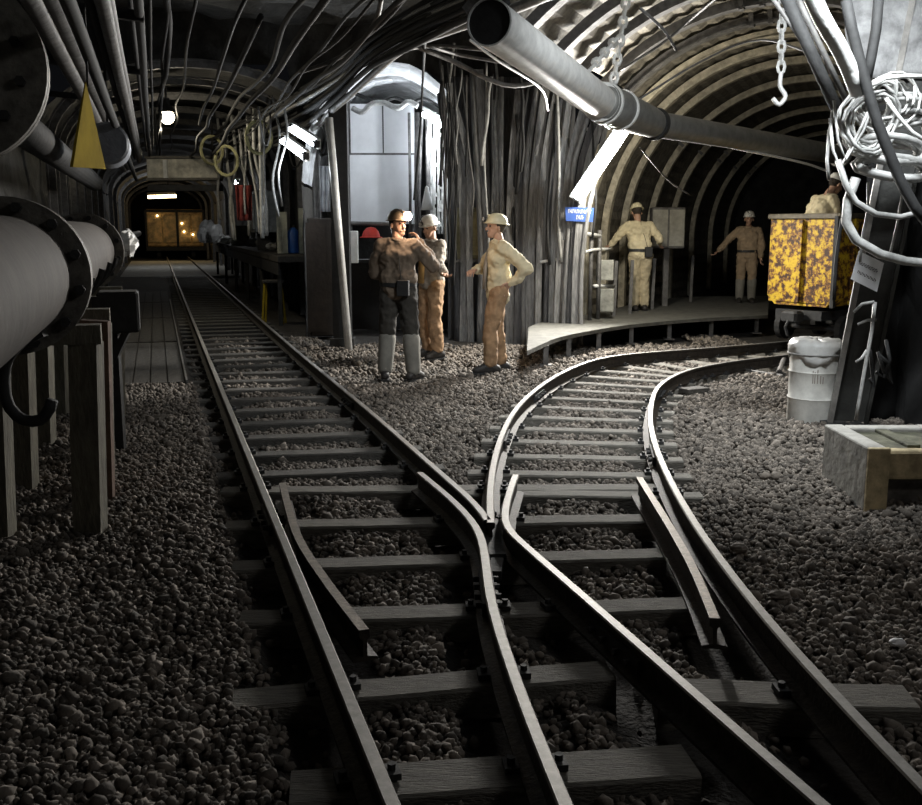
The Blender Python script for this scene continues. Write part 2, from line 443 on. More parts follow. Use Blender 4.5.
plat = empty('platform', (front[10].x, front[10].y, 0), 'low curved concrete walkway platform running beside the arched wall to the mine car', 'platform')
mb = MB(); vs = []
for z in (PZ, PZ-.05):
    for i in range(30): vs.append((front[i].x, front[i].y, z))
    for i in range(30): vs.append((back[i].x, back[i].y, z))
fs = []
for i in range(29):
    fs += [(i, i+1, 30+i+1, 30+i), (60+i, 90+i, 90+i+1, 60+i+1), (i, 60+i, 60+i+1, i+1), (30+i, 30+i+1, 90+i+1, 90+i)]
fs += [(0, 30, 90, 60), (29, 89, 119, 59)]
mb.add(vs, fs).build('deck', deckm, plat)
for i in (4, 8, 12, 16, 20, 24, 28):
    f = front[i]; b = back[i]; q = f.lerp(b, .04)
    mb = MB(); mb.beam((q.x, q.y, 0), (q.x, q.y, PZ-.05), .06, .06); mb.box((q.x, q.y, .01), (.14, .14, .02)); mb.build('leg', steel, plat)
    g = f.lerp(b, .04); h = f.lerp(b, .95)
    MB().beam((g.x, g.y, PZ-.08), (h.x, h.y, PZ-.08), .06, .06).build('joist', darksteel, plat)

# ================= GROUND =================
def flist(): pass
RP = np.array([q for r in RAILS for q in r])
def rail_dist(X, Y):
    out = np.full(len(X), 9.0)
    for r in RAILS:
        a = np.array(r[:-1]); b = np.array(r[1:]); keep = a[:,1] < 17; a = a[keep]; b = b[keep]
        for i in range(len(a)):
            m = (np.abs(X-a[i,0]) < 1.3) & (np.abs(Y-a[i,1]) < 1.3)
            if not m.any(): continue
            d = b[i]-a[i]; L = d@d; t = np.clip(((X[m]-a[i,0])*d[0]+(Y[m]-a[i,1])*d[1])/L, 0, 1)
            out[m] = np.minimum(out[m], np.hypot(X[m]-a[i,0]-t*d[0], Y[m]-a[i,1]-t*d[1]))
    return out
def left_dx(X, Y):      # how far a point lies left of the nearest rail (strip bared and lowered to widen the rail's cast shadow)
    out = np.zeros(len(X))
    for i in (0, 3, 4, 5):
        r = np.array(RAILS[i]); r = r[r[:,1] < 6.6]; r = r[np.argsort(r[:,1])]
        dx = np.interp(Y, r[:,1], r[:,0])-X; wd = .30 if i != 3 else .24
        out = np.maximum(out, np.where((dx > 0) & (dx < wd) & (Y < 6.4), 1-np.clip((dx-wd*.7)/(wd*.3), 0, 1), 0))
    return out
def ground_z(X, Y):
    d = rail_dist(X, Y)
    z = -.05+.012*np.sin(X*2.1+1)*np.cos(Y*1.7)+.01*np.sin(X*5.3+Y*3.1)
    z = z-.05*np.exp(-(d/.16)**2)
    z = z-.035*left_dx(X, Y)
    # ballast heaps a little away from the rails and towards the side walls
    s = X*D.x+Y*D.y; t = X*N.x+Y*N.y
    z = z+.055*np.clip((.42-t)/.12, 0, 1)+.03*np.clip((-.3-t)/.8, 0, 1)+.04*np.clip((X-1.9)/1.2, 0, 1)*np.clip((11-Y)/3, 0, 1)
    return z
ys = np.concatenate([np.arange(-3, 12, .12), np.arange(12, 80, .8)])
xs = np.arange(-27, 13, .16)
xs = np.concatenate([np.arange(-27, -4.2, 1.2), np.arange(-4.2, 8.5, .14), np.arange(8.6, 14, 1.0)])
XX, YY = np.meshgrid(xs, ys); ZZ = ground_z(XX.ravel(), YY.ravel()).reshape(XX.shape)
nx, ny = len(xs), len(ys)
vs = np.stack([XX.ravel(), YY.ravel(), ZZ.ravel()], 1)
fs = [(j*nx+i, j*nx+i+1, (j+1)*nx+i+1, (j+1)*nx+i) for j in range(ny-1) for i in range(nx-1)]
mb = MB(); mb.v = [tuple(v) for v in vs]; mb.f = fs; mb.m = [0]*len(fs)
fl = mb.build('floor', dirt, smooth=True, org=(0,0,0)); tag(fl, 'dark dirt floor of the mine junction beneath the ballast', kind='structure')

# crushed stone ballast, one object
rng = np.random.default_rng(3)
phi = (1+5**.5)/2
ico = np.array([(-1,phi,0),(1,phi,0),(-1,-phi,0),(1,-phi,0),(0,-1,phi),(0,1,phi),(0,-1,-phi),(0,1,-phi),(phi,0,-1),(phi,0,1),(-phi,0,-1),(-phi,0,1)])/math.hypot(1, phi)
icf = np.array([(0,11,5),(0,5,1),(0,1,7),(0,7,10),(0,10,11),(1,5,9),(5,11,4),(11,10,2),(10,7,6),(7,1,8),(3,9,4),(3,4,2),(3,2,6),(3,6,8),(3,8,9),(4,9,5),(2,4,11),(6,2,10),(8,6,7),(9,8,1)])
def scatter(y0, y1, dens, r0, r1):
    xa, xb = -.62*y1-.6, .6*y1+1.2
    n = int((xb-xa)*(y1-y0)*dens)
    X = rng.uniform(xa, xb, n); Y = rng.uniform(y0, y1, n)
    k = (X > -.5*Y-.7) & (X < .5*Y+1.3) & (X < 4.2)
    t = X*N.x+Y*N.y; s_ = X*D.x+Y*D.y
    k &= ~((s_ > 10.9) & (t > -.55) & (t < .35))       # plank walkway
    k &= ~((t > 2.3) & (Y > 14.6) & (X < .6))            # trodden floor under the men and niche
    k &= t > -1.35
    k &= ~((X < 3.4) & (Y > 14.3) & (X > -.2))
    X, Y = X[k], Y[k]
    d = rail_dist(X, Y); k = d > .065+.02*rng.random(len(X)); k &= ~((d < .20) & (rng.random(len(X)) < .55))
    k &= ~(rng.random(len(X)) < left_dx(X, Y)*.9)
    for (cx, cy, hl, hw, a) in SLEEP:
        u = (X-cx)*math.cos(a)+(Y-cy)*math.sin(a); v = -(X-cx)*math.sin(a)+(Y-cy)*math.cos(a)
        k &= ~((np.abs(u) < hl+.004) & (np.abs(v) < hw+.012) & (rng.random(len(X)) < .97))
    X, Y = X[k], Y[k]
    r = rng.uniform(r0, r1, len(X))*np.where(rng.random(len(X)) < .05, 1.6, 1)
    Z = ground_z(X, Y)+r*.35+rng.uniform(0, .022, len(X))
    t = X*N.x+Y*N.y
    inner = (t > .53)&(t < 1.62)&(Y > 7)
    Z = np.where(inner, Z-.006, Z)
    Z = np.where((X > .3) & (t > 1.75) & (Y > 5.9), Z+.016, Z)
    return X, Y, Z, r
parts = [scatter(1.9, 4.5, 2600, .011, .022), scatter(4.5, 7.5, 1900, .012, .022), scatter(7.5, 11, 1000, .014, .025), scatter(11, 15.5, 450, .017, .030)]
X, Y, Z, r = [np.concatenate(c) for c in zip(*parts)]
n = len(X); print('stones', n)
V = np.repeat(ico[None], n, 0)*(1+rng.uniform(-.32, .32, (n,12,1)))
V *= rng.uniform(.6, 1.25, (n,1,3))
q = rng.normal(size=(n,4)); q /= np.linalg.norm(q, axis=1)[:,None]; w,x,y,z = q.T
Rm = np.stack([1-2*(y*y+z*z),2*(x*y-z*w),2*(x*z+y*w),2*(x*y+z*w),1-2*(x*x+z*z),2*(y*z-x*w),2*(x*z-y*w),2*(y*z+x*w),1-2*(x*x+y*y)],1).reshape(n,3,3)
V = np.einsum('nij,nkj->nki', Rm, V)*r[:,None,None]; V[:,:,0] += X[:,None]; V[:,:,1] += Y[:,None]; V[:,:,2] += Z[:,None]
Fc = (icf[None]+12*np.arange(n)[:,None,None]).reshape(-1)
me = bpy.data.meshes.new('ballast'); me.vertices.add(n*12); me.vertices.foreach_set('co', V.reshape(-1))
me.loops.add(len(Fc)); me.loops.foreach_set('vertex_index', Fc.astype(np.int32)); me.polygons.add(n*20)
me.polygons.foreach_set('loop_start', np.arange(0, n*60, 3, dtype=np.int32)); me.polygons.foreach_set('loop_total', np.full(n*20, 3, dtype=np.int32))
me.materials.append(stone); me.update(calc_edges=True); me.validate()
bo = bpy.data.objects.new('ballast', me); COL.objects.link(bo); tag(bo, 'crushed brown-grey stone ballast spread around the tracks', 'gravel', kind='stuff')
# a few single bigger pieces lying on the ballast
def lump(px, py, r, m, label, name='stone', cat='stone', g=None):
    p = G(px, py, -.02); mb = MB().ball(p+Vector((0,0,r*.45)), (r, r*.75, r*.5), 9, 6, jit=.22)
    tag(mb.build(name, m), label, cat, g)
lump(738, 552, .05, stone, 'large flat stone lying on the ballast right of the right check rail')
lump(160, 424, .09, stone, 'large pale stone on the ballast left of the straight track')
lump(897, 646, .035, paperm, 'small white stone near the right edge of the ballast')
lump(779, 600, .05, stone, 'flat stone beside the inner curved rail, below the other flat stone')
# ================= SHELL =================
def grid_mesh(rows_, name, m, label, kind='structure', smooth=False, thick=0, flip=False):
    mb = MB(); nr = len(rows_); nc = len(rows_[0])
    for r in rows_: mb.v += [tuple(p) for p in r]
    for j in range(nr-1):
        for i in range(nc-1):
            f = (j*nc+i, j*nc+i+1, (j+1)*nc+i+1, (j+1)*nc+i); mb.f.append(f[::-1] if flip else f); mb.m.append(0)
    o = mb.build(name, m, smooth=smooth, org=(0,0,0)); tag(o, label, kind=kind)
    if thick:
        md = o.modifiers.new('solid', 'SOLIDIFY'); md.thickness = thick; md.offset = 0
    return o
def rough(p, a=.10, f=1.3):
    return p+noise.noise_vector(p*f)*a+noise.noise_vector(p*f*3.1)*a*.4
TL, TR = -1.45, 2.75
# left wall of the straight tunnel
grid_mesh([[rough(W(s, TL-.25*math.sin(z/3.2*PI*.5), z)) for z in np.arange(-.15, 3.05, .3)] for s in np.arange(-1, 78, .6)], 'wall_left', rock, 'dark rock wall behind the pipes on the left')
# right wall of the straight tunnel
grid_mesh([[rough(W(s, TR+.1, z)) for z in np.arange(-.15, 3.05, .3)] for s in np.arange(20.5, 78, .6)], 'wall_right', rock, 'dark rock wall on the right of the straight tunnel')
# vaulted ceiling of the straight tunnel, beyond the junction
def roof_pt(s, u, zs=2.9, rise=1.3):
    a = PI*(1-u); c = (TL+TR)/2; h = (TR-TL)/2+.2
    return rough(W(s, c+h*math.cos(a), zs+rise*math.sin(a)))
grid_mesh([[roof_pt(s, u) for u in np.linspace(0, 1, 15)] for s in np.arange(-1, 78, .6) if s > 15.8], 'ceiling', rock, 'dark vaulted rock ceiling of the straight tunnel')
# junction ceiling
grid_mesh([[rough(Vector((x, y, 4.75+.12*math.sin(x*.8))), .18) for x in np.arange(-7.5, 9.6, .45)] for y in np.arange(-1, 17, .45)], 'ceiling.001', rock, 'rough dark rock roof of the junction')
# spandrel of rock above the tunnel mouths
grid_mesh([[Vector((x, 15.55, zb+(4.95-zb)*q/5)) for x, zb in [(x, max(4.05 if x < -2.45 else 3.3, 2.35+1.75*math.sqrt(max(0, 1-((x+1.05)/1.37)**2)))) for x in np.arange(-8, 1.7, .15)]] for q in range(6)], 'wall_back', rock, 'rock face above the mouths of the tunnels')
grid_mesh([[rough(W(s, TL-.3, z)) for z in np.arange(2.3, 5.1, .3)] for s in np.arange(-1, 16, .6)], 'wall_left.001', rock, 'upper part of the left rock wall beside the junction')
# right wall of the junction
pl = spline([Vector((4.7,-1,0)), Vector((4.3,4,0)), Vector((3.95,7.0,0)), Vector((3.75,8.6,0)), Vector((4.7,10.5,0)), Vector((6.4,12.3,0)), Vector((7.9,14.3,0))], .4)
grid_mesh([[rough(Vector((p.x, p.y, z)), .07) for z in np.arange(-.2, 4.9, .3)] for p in pl], 'wall_right.001', mat('dark_rock', (.012,.012,.012), .95, var=.4, scale=3, bump=.9), 'dark rock wall on the right behind the leaning post')  # darker copy of the rock colour for this wall
# far end wall of the straight tunnel
grid_mesh([[rough(W(72, t, z), .05) for t in np.arange(-2, 3.4, .5)] for z in np.arange(-.1, 4.2, .5)], 'wall_back.001', rock, 'dark end of the straight tunnel')
# chamber behind the men
CY0, CY1 = 15.6, 20.2
ch_ctr = -1.05; CW = 1.35
def chp(u, y):
    a = PI*(1-u); x = ch_ctr+CW*math.cos(a)-.05*(y-15)
    return rough(Vector((x, y, 2.35+1.75*math.sin(a))), .04)
chm = mat('lime_wall', (.6,.61,.62), .85, var=.3, scale=4, bump=.5)
grid_mesh([[chp(u, y) for u in np.linspace(0, 1, 15)] for y in np.arange(CY0, CY1+.1, .5)], 'ceiling.002', chm, 'pale whitewashed vault of the side chamber')
grid_mesh([[rough(Vector((ch_ctr+CW*s_-.05*(y-15)+.0, y, z)), .04) for z in np.arange(-.1, 2.45, .4)] for y in np.arange(CY0, CY1+.1, .5)] if (s_ := 1) else 0, 'wall_right.002', darkwood, 'right side wall of the side chamber')
s_ = -1
grid_mesh([[rough(Vector((ch_ctr+CW*s_-.05*(y-15), y, z)), .04) for z in np.arange(-.1, 2.45, .4)] for y in np.arange(CY0, CY1+.1, .5)], 'wall_left.002', darkwood, 'left side wall of the side chamber')
grid_mesh([[rough(Vector((x, CY1, z)), .05) for x in np.arange(-3, .8, .4)] for z in np.arange(-.1, 4.5, .4)], 'wall_back.002', rock, 'dark back wall of the side chamber')
# pier between the tunnels
grid_mesh([[rough(Vector((x, 15.45, z)), .05) for x in np.arange(.25, 1.75, .25)] for z in np.arange(-.1, 4.9, .3)], 'wall_back.003', rock, 'rock pier between the side chamber and the arched tunnel')

# side tunnel lining: corrugated lagging planks between the arches
lagm = mat('lagging', (.16,.145,.115), .85, var=.45, scale=8, bump=.5, stretch=(1,1,1))
def lag_rows(k0, k1, a0, a1, step=.62):
    rows = []
    for k in np.arange(k0, k1, step):
        r = []
        n = int((a1-a0)/2.2)
        for i in range(n+1):
            a = a0+(a1-a0)*i/n
            rr = RB+.10+(.018 if i % 2 else -.012)+.008*noise.noise(Vector((0, a*.2, 0)))
            r.append(B(k, a, rr))
        rows.append(r)
    return rows
grid_mesh(lag_rows(-1.2, 17.5, 0, 180), 'ceiling.003', lagm, 'ridged plank lagging of the arched side tunnel')
grid_mesh(lag_rows(-8.6, -1.0, 0, 135), 'ceiling.004', lagm, 'ridged plank lagging over the junction mouth')
for sgn, nm in ((0, 'wall_right.003'), (180, 'wall_left.003')):
    rows = []
    for k in np.arange(-1.0 if sgn else -.6, 17.5, .62):
        p = B(k, sgn, RB+.1); rows.append([Vector((p.x, p.y, z))+FR*(.03 if i % 2 else -.02)*(1 if sgn else -1) for i, z in enumerate(np.arange(-.1, ZB+.01, .12))])
    grid_mesh(rows, nm, lagm, 'plank lined side wall of the arched tunnel')
rows = [[rough(B(17.3, 0, 0)+FR*x+Vector((0,0,z-ZB)), .05) for x in np.arange(-3.2, 3.3, .5)] for z in np.arange(-.1, 4.6, .5)]
grid_mesh(rows, 'wall_back.004', rock, 'dark rock end of the arched side tunnel')

# ---- steel arch ribs (channel section) ----
ARCHP = [(-.08,-.06),(.08,-.06),(.08,-.035),(.05,-.03),(.045,.06),(.0,.066),(-.045,.06),(-.05,-.03),(-.08,-.035)]
def arch_thing(pts, label, group, up, clamps=(), name='steel_arch', m=None):
    mid = pts[len(pts)//2]; e = empty(name, (pts[0].x, pts[0].y, max(0, min(p.z for p in pts))), label, 'arch', group)
    n = len(pts); h = int(n*.5)
    # profile x axis = along tunnel axis
    def sweep(ps, nm, mm):
        mb = MB(); vs = []; k = len(ARCHP)
        for i, p in enumerate(ps):
            t = (ps[min(i+1, len(ps)-1)]-ps[max(i-1, 0)]).normalized(); x = up.normalized(); y = x.cross(t).normalized()
            for (a, b) in ARCHP: vs.append(p+x*a+y*b)
        fs = [(i*k+q, i*k+(q+1) % k, (i+1)*k+(q+1) % k, (i+1)*k+q) for i in range(len(ps)-1) for q in range(k)]
        fs += [tuple(range(k-1,-1,-1)), tuple((len(ps)-1)*k+i for i in range(k))]
        return mb.add(vs, fs).build(nm, mm, e)
    a, b = int(n*.30), int(n*.70)
    sweep(pts[:a+2], 'leg', m or ribm); sweep(pts[a-1:b+2], 'crown', m or ribm); sweep(pts[b-1:], 'leg', m or ribm)
    for i in (a, b):
        t = (pts[i+1]-pts[i-1]).normalized()
        mb = MB()
        for s in (-.12, .12):
            c = pts[i]+t*s; MB().beam(c-t*.03, c+t*.03, .16, .14, up=up).build('clamp', steel, e)
    return e
def side_arch(k, a0=0, a1=180, legs=(True, True), r=RB):
    pts = []
    if legs[0]:
        p = B(k, a0, r); pts += [Vector((p.x, p.y, z)) for z in np.linspace(0, p.z-.15, 7)]
    pts += [B(k, a, r) for a in np.linspace(a0, a1, 37)]
    if legs[1]:
        p = B(k, a1, r); pts += [Vector((p.x, p.y, z)) for z in np.linspace(p.z-.15, 0, 7)]
    return pts
ks = [-.85, .35, 1.7, 3.9, 6.2, 9.0, 12.0, 15.2]
for i, k in enumerate(ks):
    arch_thing(side_arch(k), 'pale steel arch rib of the side tunnel, %s from its mouth' % ordn(i), 'arch ribs of the side tunnel', E)
for i, k in enumerate([-2.0, -3.1, -4.2, -5.3, -6.5, -7.8]):
    arch_thing(side_arch(k, 4, 136, (False, False)), 'curved steel rib overhead in the junction vault, %s out from the side tunnel' % ordn(i), 'ribs of the junction vault', E, m=steel)
# main tunnel ribs
def main_arch(s, zs=2.8, rise=1.2):
    c = (TL+TR)/2; h = (TR-TL)/2-.08; pts = []
    pts += [W(s, c-h, z) for z in np.linspace(0, zs-.2, 6)]
    pts += [W(s, c+h*math.cos(PI*(1-u)), zs+rise*math.sin(PI*(1-u))) for u in np.linspace(0, 1, 25)]
    pts += [W(s, c+h, z) for z in np.linspace(zs-.2, 0, 6)]
    return pts
for i, s in enumerate([15.6, 17.4, 19.4, 21.6, 24, 26.6, 29.4, 36, 40, 45, 50, 56, 62]):
    arch_thing(main_arch(s), 'dark steel arch of the straight tunnel, %s from the junction' % ordn(i), 'arches of the straight tunnel', D, m=steel)

# ================= LAMPS =================
def area(parent, loc, tgt, sx, sy, power, col=(.9,.96,1), spread=180):
    l = bpy.data.lights.new('lamp_light', 'AREA'); l.shape = 'RECTANGLE'; l.size = sx; l.size_y = sy; l.energy = power; l.color = col; l.spread = math.radians(spread)
    o = bpy.data.objects.new('lamp_light', l); COL.objects.link(o); o.parent = parent; o.location = Vector(loc)-ORG[parent]
    o.rotation_euler = (Vector(tgt)-Vector(loc)).to_track_quat('-Z', 'Y').to_euler(); return o
def point(parent, loc, rad, power, col=(.9,.96,1)):
    l = bpy.data.lights.new('lamp_light', 'POINT'); l.shadow_soft_size = rad; l.energy = power; l.color = col
    o = bpy.data.objects.new('lamp_light', l); COL.objects.link(o); o.parent = parent; o.location = Vector(loc)-ORG[parent]; return o
def fluo(a, b, label, r=.045, facing=(0,-1,-.3), em=None, group=None, wide=.16):
    a = Vector(a); b = Vector(b); c = (a+b)/2; f = Vector(facing).normalized(); t = (b-a).normalized()
    e = empty('fluorescent_lamp', c, label, 'lamp', group)
    MB().beam(a-t*.05-f*.05, b+t*.05-f*.05, wide, .05, up=f).build('housing', galv, e)
    MB().tube([a+f*.02, b+f*.02], r, 12).build('tube', em or tube_e, e, smooth=True)
    mb = MB()
    for q in (a, b): mb.beam(q-t*.03, q+t*.03, .1, .1, up=f)
    mb.build('end_cap', darksteel, e)
    return e
# key lamp on the arched wall
ka, kb = P(577,198,14.2), P(624,128,13.9)
L1 = fluo(ka, kb, 'very bright tilted fluorescent tube on the arched wall above the blue sign', r=.07, wide=.20, facing=(-.1,-1,-.35))
kc = (ka+kb)/2
area(L1, kc+Vector((0,-.18,-.06)), (.0,4,-.2), .25, 1.2, K1, (1,.97,.92))
point(L1, kc+Vector((.28,-.30,-.1)), .12, K1B, (1,.93,.78))
# lamp over the near right of the junction (above the frame)
L2 = fluo((1.7,5.7,4.0), (2.9,5.9,4.0), 'fluorescent lamp hung from the roof above the leaning post', facing=(.05,.66,-.75))
area(L2, (2.3,5.86,3.93), (2.5,9.3,0), 1.2, .15, K2, (.92,.97,1), 112)
L3 = fluo(P(424,112,17.2), P(452,128,17.0), 'fluorescent lamp glowing under the vault of the side chamber', facing=(-.3,.1,-1), r=.06)
point(L3, P(436,133,17.0)+Vector((0,0,-.05)), .06, K3, (.88,.94,1))
L4 = fluo(P(283,140,15.0), P(305,156,14.6), 'lower of two white fluorescent lamps on the right of the straight tunnel', em=tube_s, facing=(-.3,-1,-.5), group=None)
point(L4, P(294,160,14.7)+Vector((0,-.1,-.05)), .08, K4, (.85,.93,1))
L4b = fluo(P(291,128,15.3), P(316,144,14.9), 'upper of two white fluorescent lamps on the right of the straight tunnel', em=tube_s, facing=(-.3,-1,-.5))
# hanging bulb
bp_ = P(167,117,16.8)
L5 = empty('pendant_lamp', bp_, 'bright pendant bulb hanging from the roof of the straight tunnel', 'lamp')
MB().ball(bp_, (.12,.12,.11), 16, 10).build('bulb', warm_e, L5, smooth=True)
MB().lathe(bp_, [(.05,.3),(.06,.2),(.15,.09),(.14,.07)], 16).build('shade', darksteel, L5, smooth=True)
MB().tube([bp_+Vector((0,0,.3)), bp_+Vector((0,0,.75))], .02).build('cord', cableb, L5)
point(L5, bp_+Vector((0,0,-.2)), .1, K5, (1,.9,.7))
pa, pb = P(148,197,50), P(176,196,50)
L6 = empty('strip_lamp', (pa+pb)/2, 'long warm strip lamp at the far end above the amber machine', 'lamp')
MB().tube([pa, pb], .08, 10).build('tube', amber_e, L6); MB().beam(pa+Vector((0,0,.15)), pb+Vector((0,0,.15)), .3, .1).build('housing', darksteel, L6)
point(L6, (pa+pb)/2+Vector((.3,-1.5,-.3)), .2, K6, (1,.72,.35))
L11 = fluo(W(31.4,2.45,3.05), W(32.6,2.45,3.05), 'small fluorescent lamp added among the hoses to brighten the long bench', facing=(0,0,-1), em=tube_s)  # lamp added to brighten the sacks on the bench
point(L11, W(32,2.3,2.9), .1, K11, (.95,.97,1))
for s in (31.5,32.5): MB().tube([W(s,2.45,3.06), W(s,2.45,3.6)], .012).build('hanger_rod', darksteel, L11)
L7 = fluo(W(43,.6,3.3), W(44.5,.6,3.3), 'fluorescent lamp above the slab far down the straight tunnel', facing=(0,0,-1), em=tube_s)
point(L7, W(43.8,.6,3.1), .1, K7, (.9,.95,1))
for s in (43.1,44.4): MB().tube([W(s,.6,3.32), W(s,.6,4.3)], .015).build('hanger_rod', darksteel, L7)
# unseen fill lamp added beside the camera to brighten the foreground
L8 = fluo((3.3,1.1,3.9), (3.4,2.4,3.9), 'unseen fluorescent fill lamp added on the roof beside the camera position', facing=(0,0,-1))
area(L8, (3.35,1.8,3.8), (1.8,4.0,0), 1.2, .2, K8, (1,.88,.75))

for L_, ends in ((L2, ((1.9,5.73),(2.7,5.87))), (L8, ((3.32,1.3),(3.38,2.2)))):
    for q in ends: MB().tube([(q[0],q[1],4.0 if L_ is L2 else 3.92), (q[0],q[1],4.85)], .012).build('hanger_rod', darksteel, L_)
# ================= VENTILATION DUCT =================
def duct(a, b, r, m, label, name='ventilation_duct', ra=None):
    e = empty(name, a, label, 'duct'); a = Vector(a); b = Vector(b); t = (b-a).normalized(); L = (b-a).length
    M = t.to_track_quat('Z', 'Y').to_matrix()
    MB().lathe(a, [(r*.93,0),(r,0),(r,L),(r*.93,L),(r*.93,0)], 40, M=M).build('tube', m, e, smooth=False)
    for c in e.children: bevel_smooth(c)
    for q in (0, L)[0 if ra is None and r < .15 else 1:]:
        MB().lathe(a+t*q, [(r,-.03),(r+.035,-.03),(r+.035,.03),(r,.03)], 40, M=M).build('flange', m if q else cableb, e)
    return e
def bevel_smooth(o):
    me = o.data; me.polygons.foreach_set('use_smooth', [True]*len(me.polygons))
    try: me.set_sharp_from_angle(angle=.6)
    except Exception: pass
DA = P(489,22,6.9); DB = P(601,102,10.2); DC = P(655,124,11.3); DD = P(840,155,15.6)
duct(DA, DB, .155, galv, 'big shiny galvanised ventilation duct under the roof, the brightly lit near length')
duct(DC, DD, .14, ductgrey, 'thinner dark grey length of ventilation duct running on towards the mine car')
t = (DC-DB).normalized()
cpl = empty('duct_coupling', DB, 'dark sleeve coupling joining the shiny duct to the grey duct', 'coupling')
M = t.to_track_quat('Z', 'Y').to_matrix(); L = (DC-DB).length
MB().lathe(DB, [(.16,-.02),(.19,0),(.19,L*.3),(.18,L*.55),(.16,L*.9),(.145,L)], 36, M=M).build('sleeve', ductgrey, cpl, smooth=True)
for q in (.08, L*.34): MB().lathe(DB+t*q, [(.188,-.015),(.205,-.015),(.205,.015),(.188,.015)], 36, M=M).build('band', galv, cpl)
t = (DB-DA).normalized(); tag(MB().cyl(DA+t*.015, DA+t*.03, .143, 30).build('duct_dark_disc', cableb), 'black disc cover added inside the open near end of the shiny duct for its shade', 'cover')  # black disc put in to stand for the dark inside of the duct
# chains carrying the duct
def chain(a, b, label, link=.10, r=.012, group='duct hanger chains', m=None):
    a = Vector(a); b = Vector(b); n = int((b-a).length/(link*.72)); t = (b-a).normalized(); mb = MB()
    u = t.cross(Vector((0,1,0))).normalized(); v = t.cross(u)
    for i in range(n):
        c = a.lerp(b, (i+.5)/n); w_ = u if i % 2 else v
        mb.tube([c+t*(link/2*math.cos(q))+w_*(link*.28*math.sin(q)) for q in np.linspace(0, 2*PI, 9)[:-1]], r, 5, closed=True)
    return tag(mb.build('chain', galv if m is None else m), label, 'chain', group)
top1 = P(628,0,10.7)
chain(P(590,70,10.0), P(619,36,10.5), 'chain slanting down to the shiny duct, left of the other duct chain', link=.13, r=.02)
chain(P(612,92,10.35), P(621,36,10.5), 'chain dropping straight to the end of the shiny duct', link=.13, r=.02)
chain(P(621,36,10.5), P(629,-20,10.7), 'upper chain where the two duct chains join', link=.13, r=.02)
# ================= LEFT SIDE: PIPES =================
Q = D.to_track_quat('Z', 'Y').to_matrix()
def big_pipe(t, z, r, s0, s1, label, fl, rf, m=pipem):
    e = empty('pipe', W(s0, t, z), label, 'pipe', None)
    o = MB().lathe(W(s0, t, z), [(0, 0), (r*.96, 0), (r, .03), (r, s1-s0), (r*.9, s1-s0)], 44, M=Q).build('tube', m, e); bevel_smooth(o)
    for s in fl:
        for d in (-.035, .035):
            c = W(s+d, t, z); o = MB().lathe(c, [(r, -.028), (rf, -.028), (rf, .028), (r, .028)], 44, M=Q).build('flange', flangem, e); bevel_smooth(o)
        for i in range(12):
            mb = MB(); a = 2*PI*i/12+.2; q = W(s, t, z)+Q@Vector((math.cos(a)*(r+rf)/2, math.sin(a)*(r+rf)/2, 0)); mb.cyl(q-D*.11, q+D*.11, .022, 6).build('flange_bolt', darksteel, e)
    return e
big_pipe(-.60, 1.45, .25, 1.9, 9.6, 'large brown-grey pipe at waist height running along the left wall, lower of the two', [4.62, 9.4], .33)
big_pipe(-.80, 2.31, .20, 1.9, 4.85, 'large dark pipe with a wide flange at the upper left corner', [4.75], .40, m=mat('upper_pipe', (.30,.30,.27), .7, .0, var=.2, scale=6, bump=.1))
tag(MB().cyl(W(4.9,-.82,2.31), W(16,-.82,2.31), .12, 20).build('pipe', darksteel, smooth=True), 'dark thinner pipe running on behind the wide flange at upper left', 'pipe')
p = P(109,146,8.6); s = p.dot(D); t = p.dot(N)
x = empty('flanged_spool', p, 'short bluish silver pipe spool catching light right of the yellow triangle', 'pipe fitting')
o = MB().lathe(W(s,t,p.z), [(.0,-.3),(.15,-.3),(.17,-.28),(.17,.28),(.16,.3),(.0,.3)], 28, M=Q).build('spool', mat('silver', (.30,.32,.36), .45, .4, var=.2, scale=8), x); bevel_smooth(o)
MB().tube([W(s,t,p.z+.15), W(s,t,p.z+.9)], .012).build('hanger_rod', darksteel, x)
# reducer and thinner continuation of the lower pipe
e = empty('pipe_reducer', W(9.6, -.6, 1.45), 'tapered reducer with a small valve at the end of the lower pipe', 'pipe fitting')
o = MB().lathe(W(9.64, -.6, 1.45), [(.25,0),(.24,.15),(.13,.55),(.12,.8)], 32, M=Q).build('cone', flangem, e, smooth=True)
MB().cyl(W(10.2,-.6,1.5), W(10.2,-.6,1.78), .03).cyl(W(10.2,-.6,1.72), W(10.2,-.6,1.74), .12).build('valve_wheel', steel, e)
tag(MB().cyl(W(10.5,-.6,1.45), W(40,-.6,1.45), .10, 20).build('pipe', steel, smooth=True), 'thinner pipe running on from the reducer into the dark tunnel', 'pipe')
# thin pipes and cables under the roof at upper left
for (px, py, Y, r, lab) in [(64,26,5.5,.055,'light grey thin pipe'),(80,22,5.6,.02,'hair-thin cable between two pipes'),(98,32,6.5,.022,'black cable left of the grey pipe pair'),(113,48,6.8,.042,'grey pipe, lower of the pair'),(121,72,8.2,.05,'grey pipe, upper right of the pair'),(133,26,7,.018,'thin wire'),(142,52,7.6,.03,'thin dark conduit'),(150,20,7,.012,'finest wire'),(90,60,5.2,.03,'dark conduit above the yellow triangle'),(40,14,5.0,.05,'dark pipe nearest the upper left corner')]:
    p = P(px, py, Y); s = p.dot(D); t = p.dot(N)
    mb = MB(); pts = [W(q, t+.002*math.sin(q*1.3+px), p.z+.003*math.sin(q*.9+py)) for q in np.arange(2.0, 19, .8)]
    tag(mb.tube(pts, r, 10).build('conduit', steel if r > .035 else cableb, smooth=True), lab+' under the roof at the upper left', 'conduit')
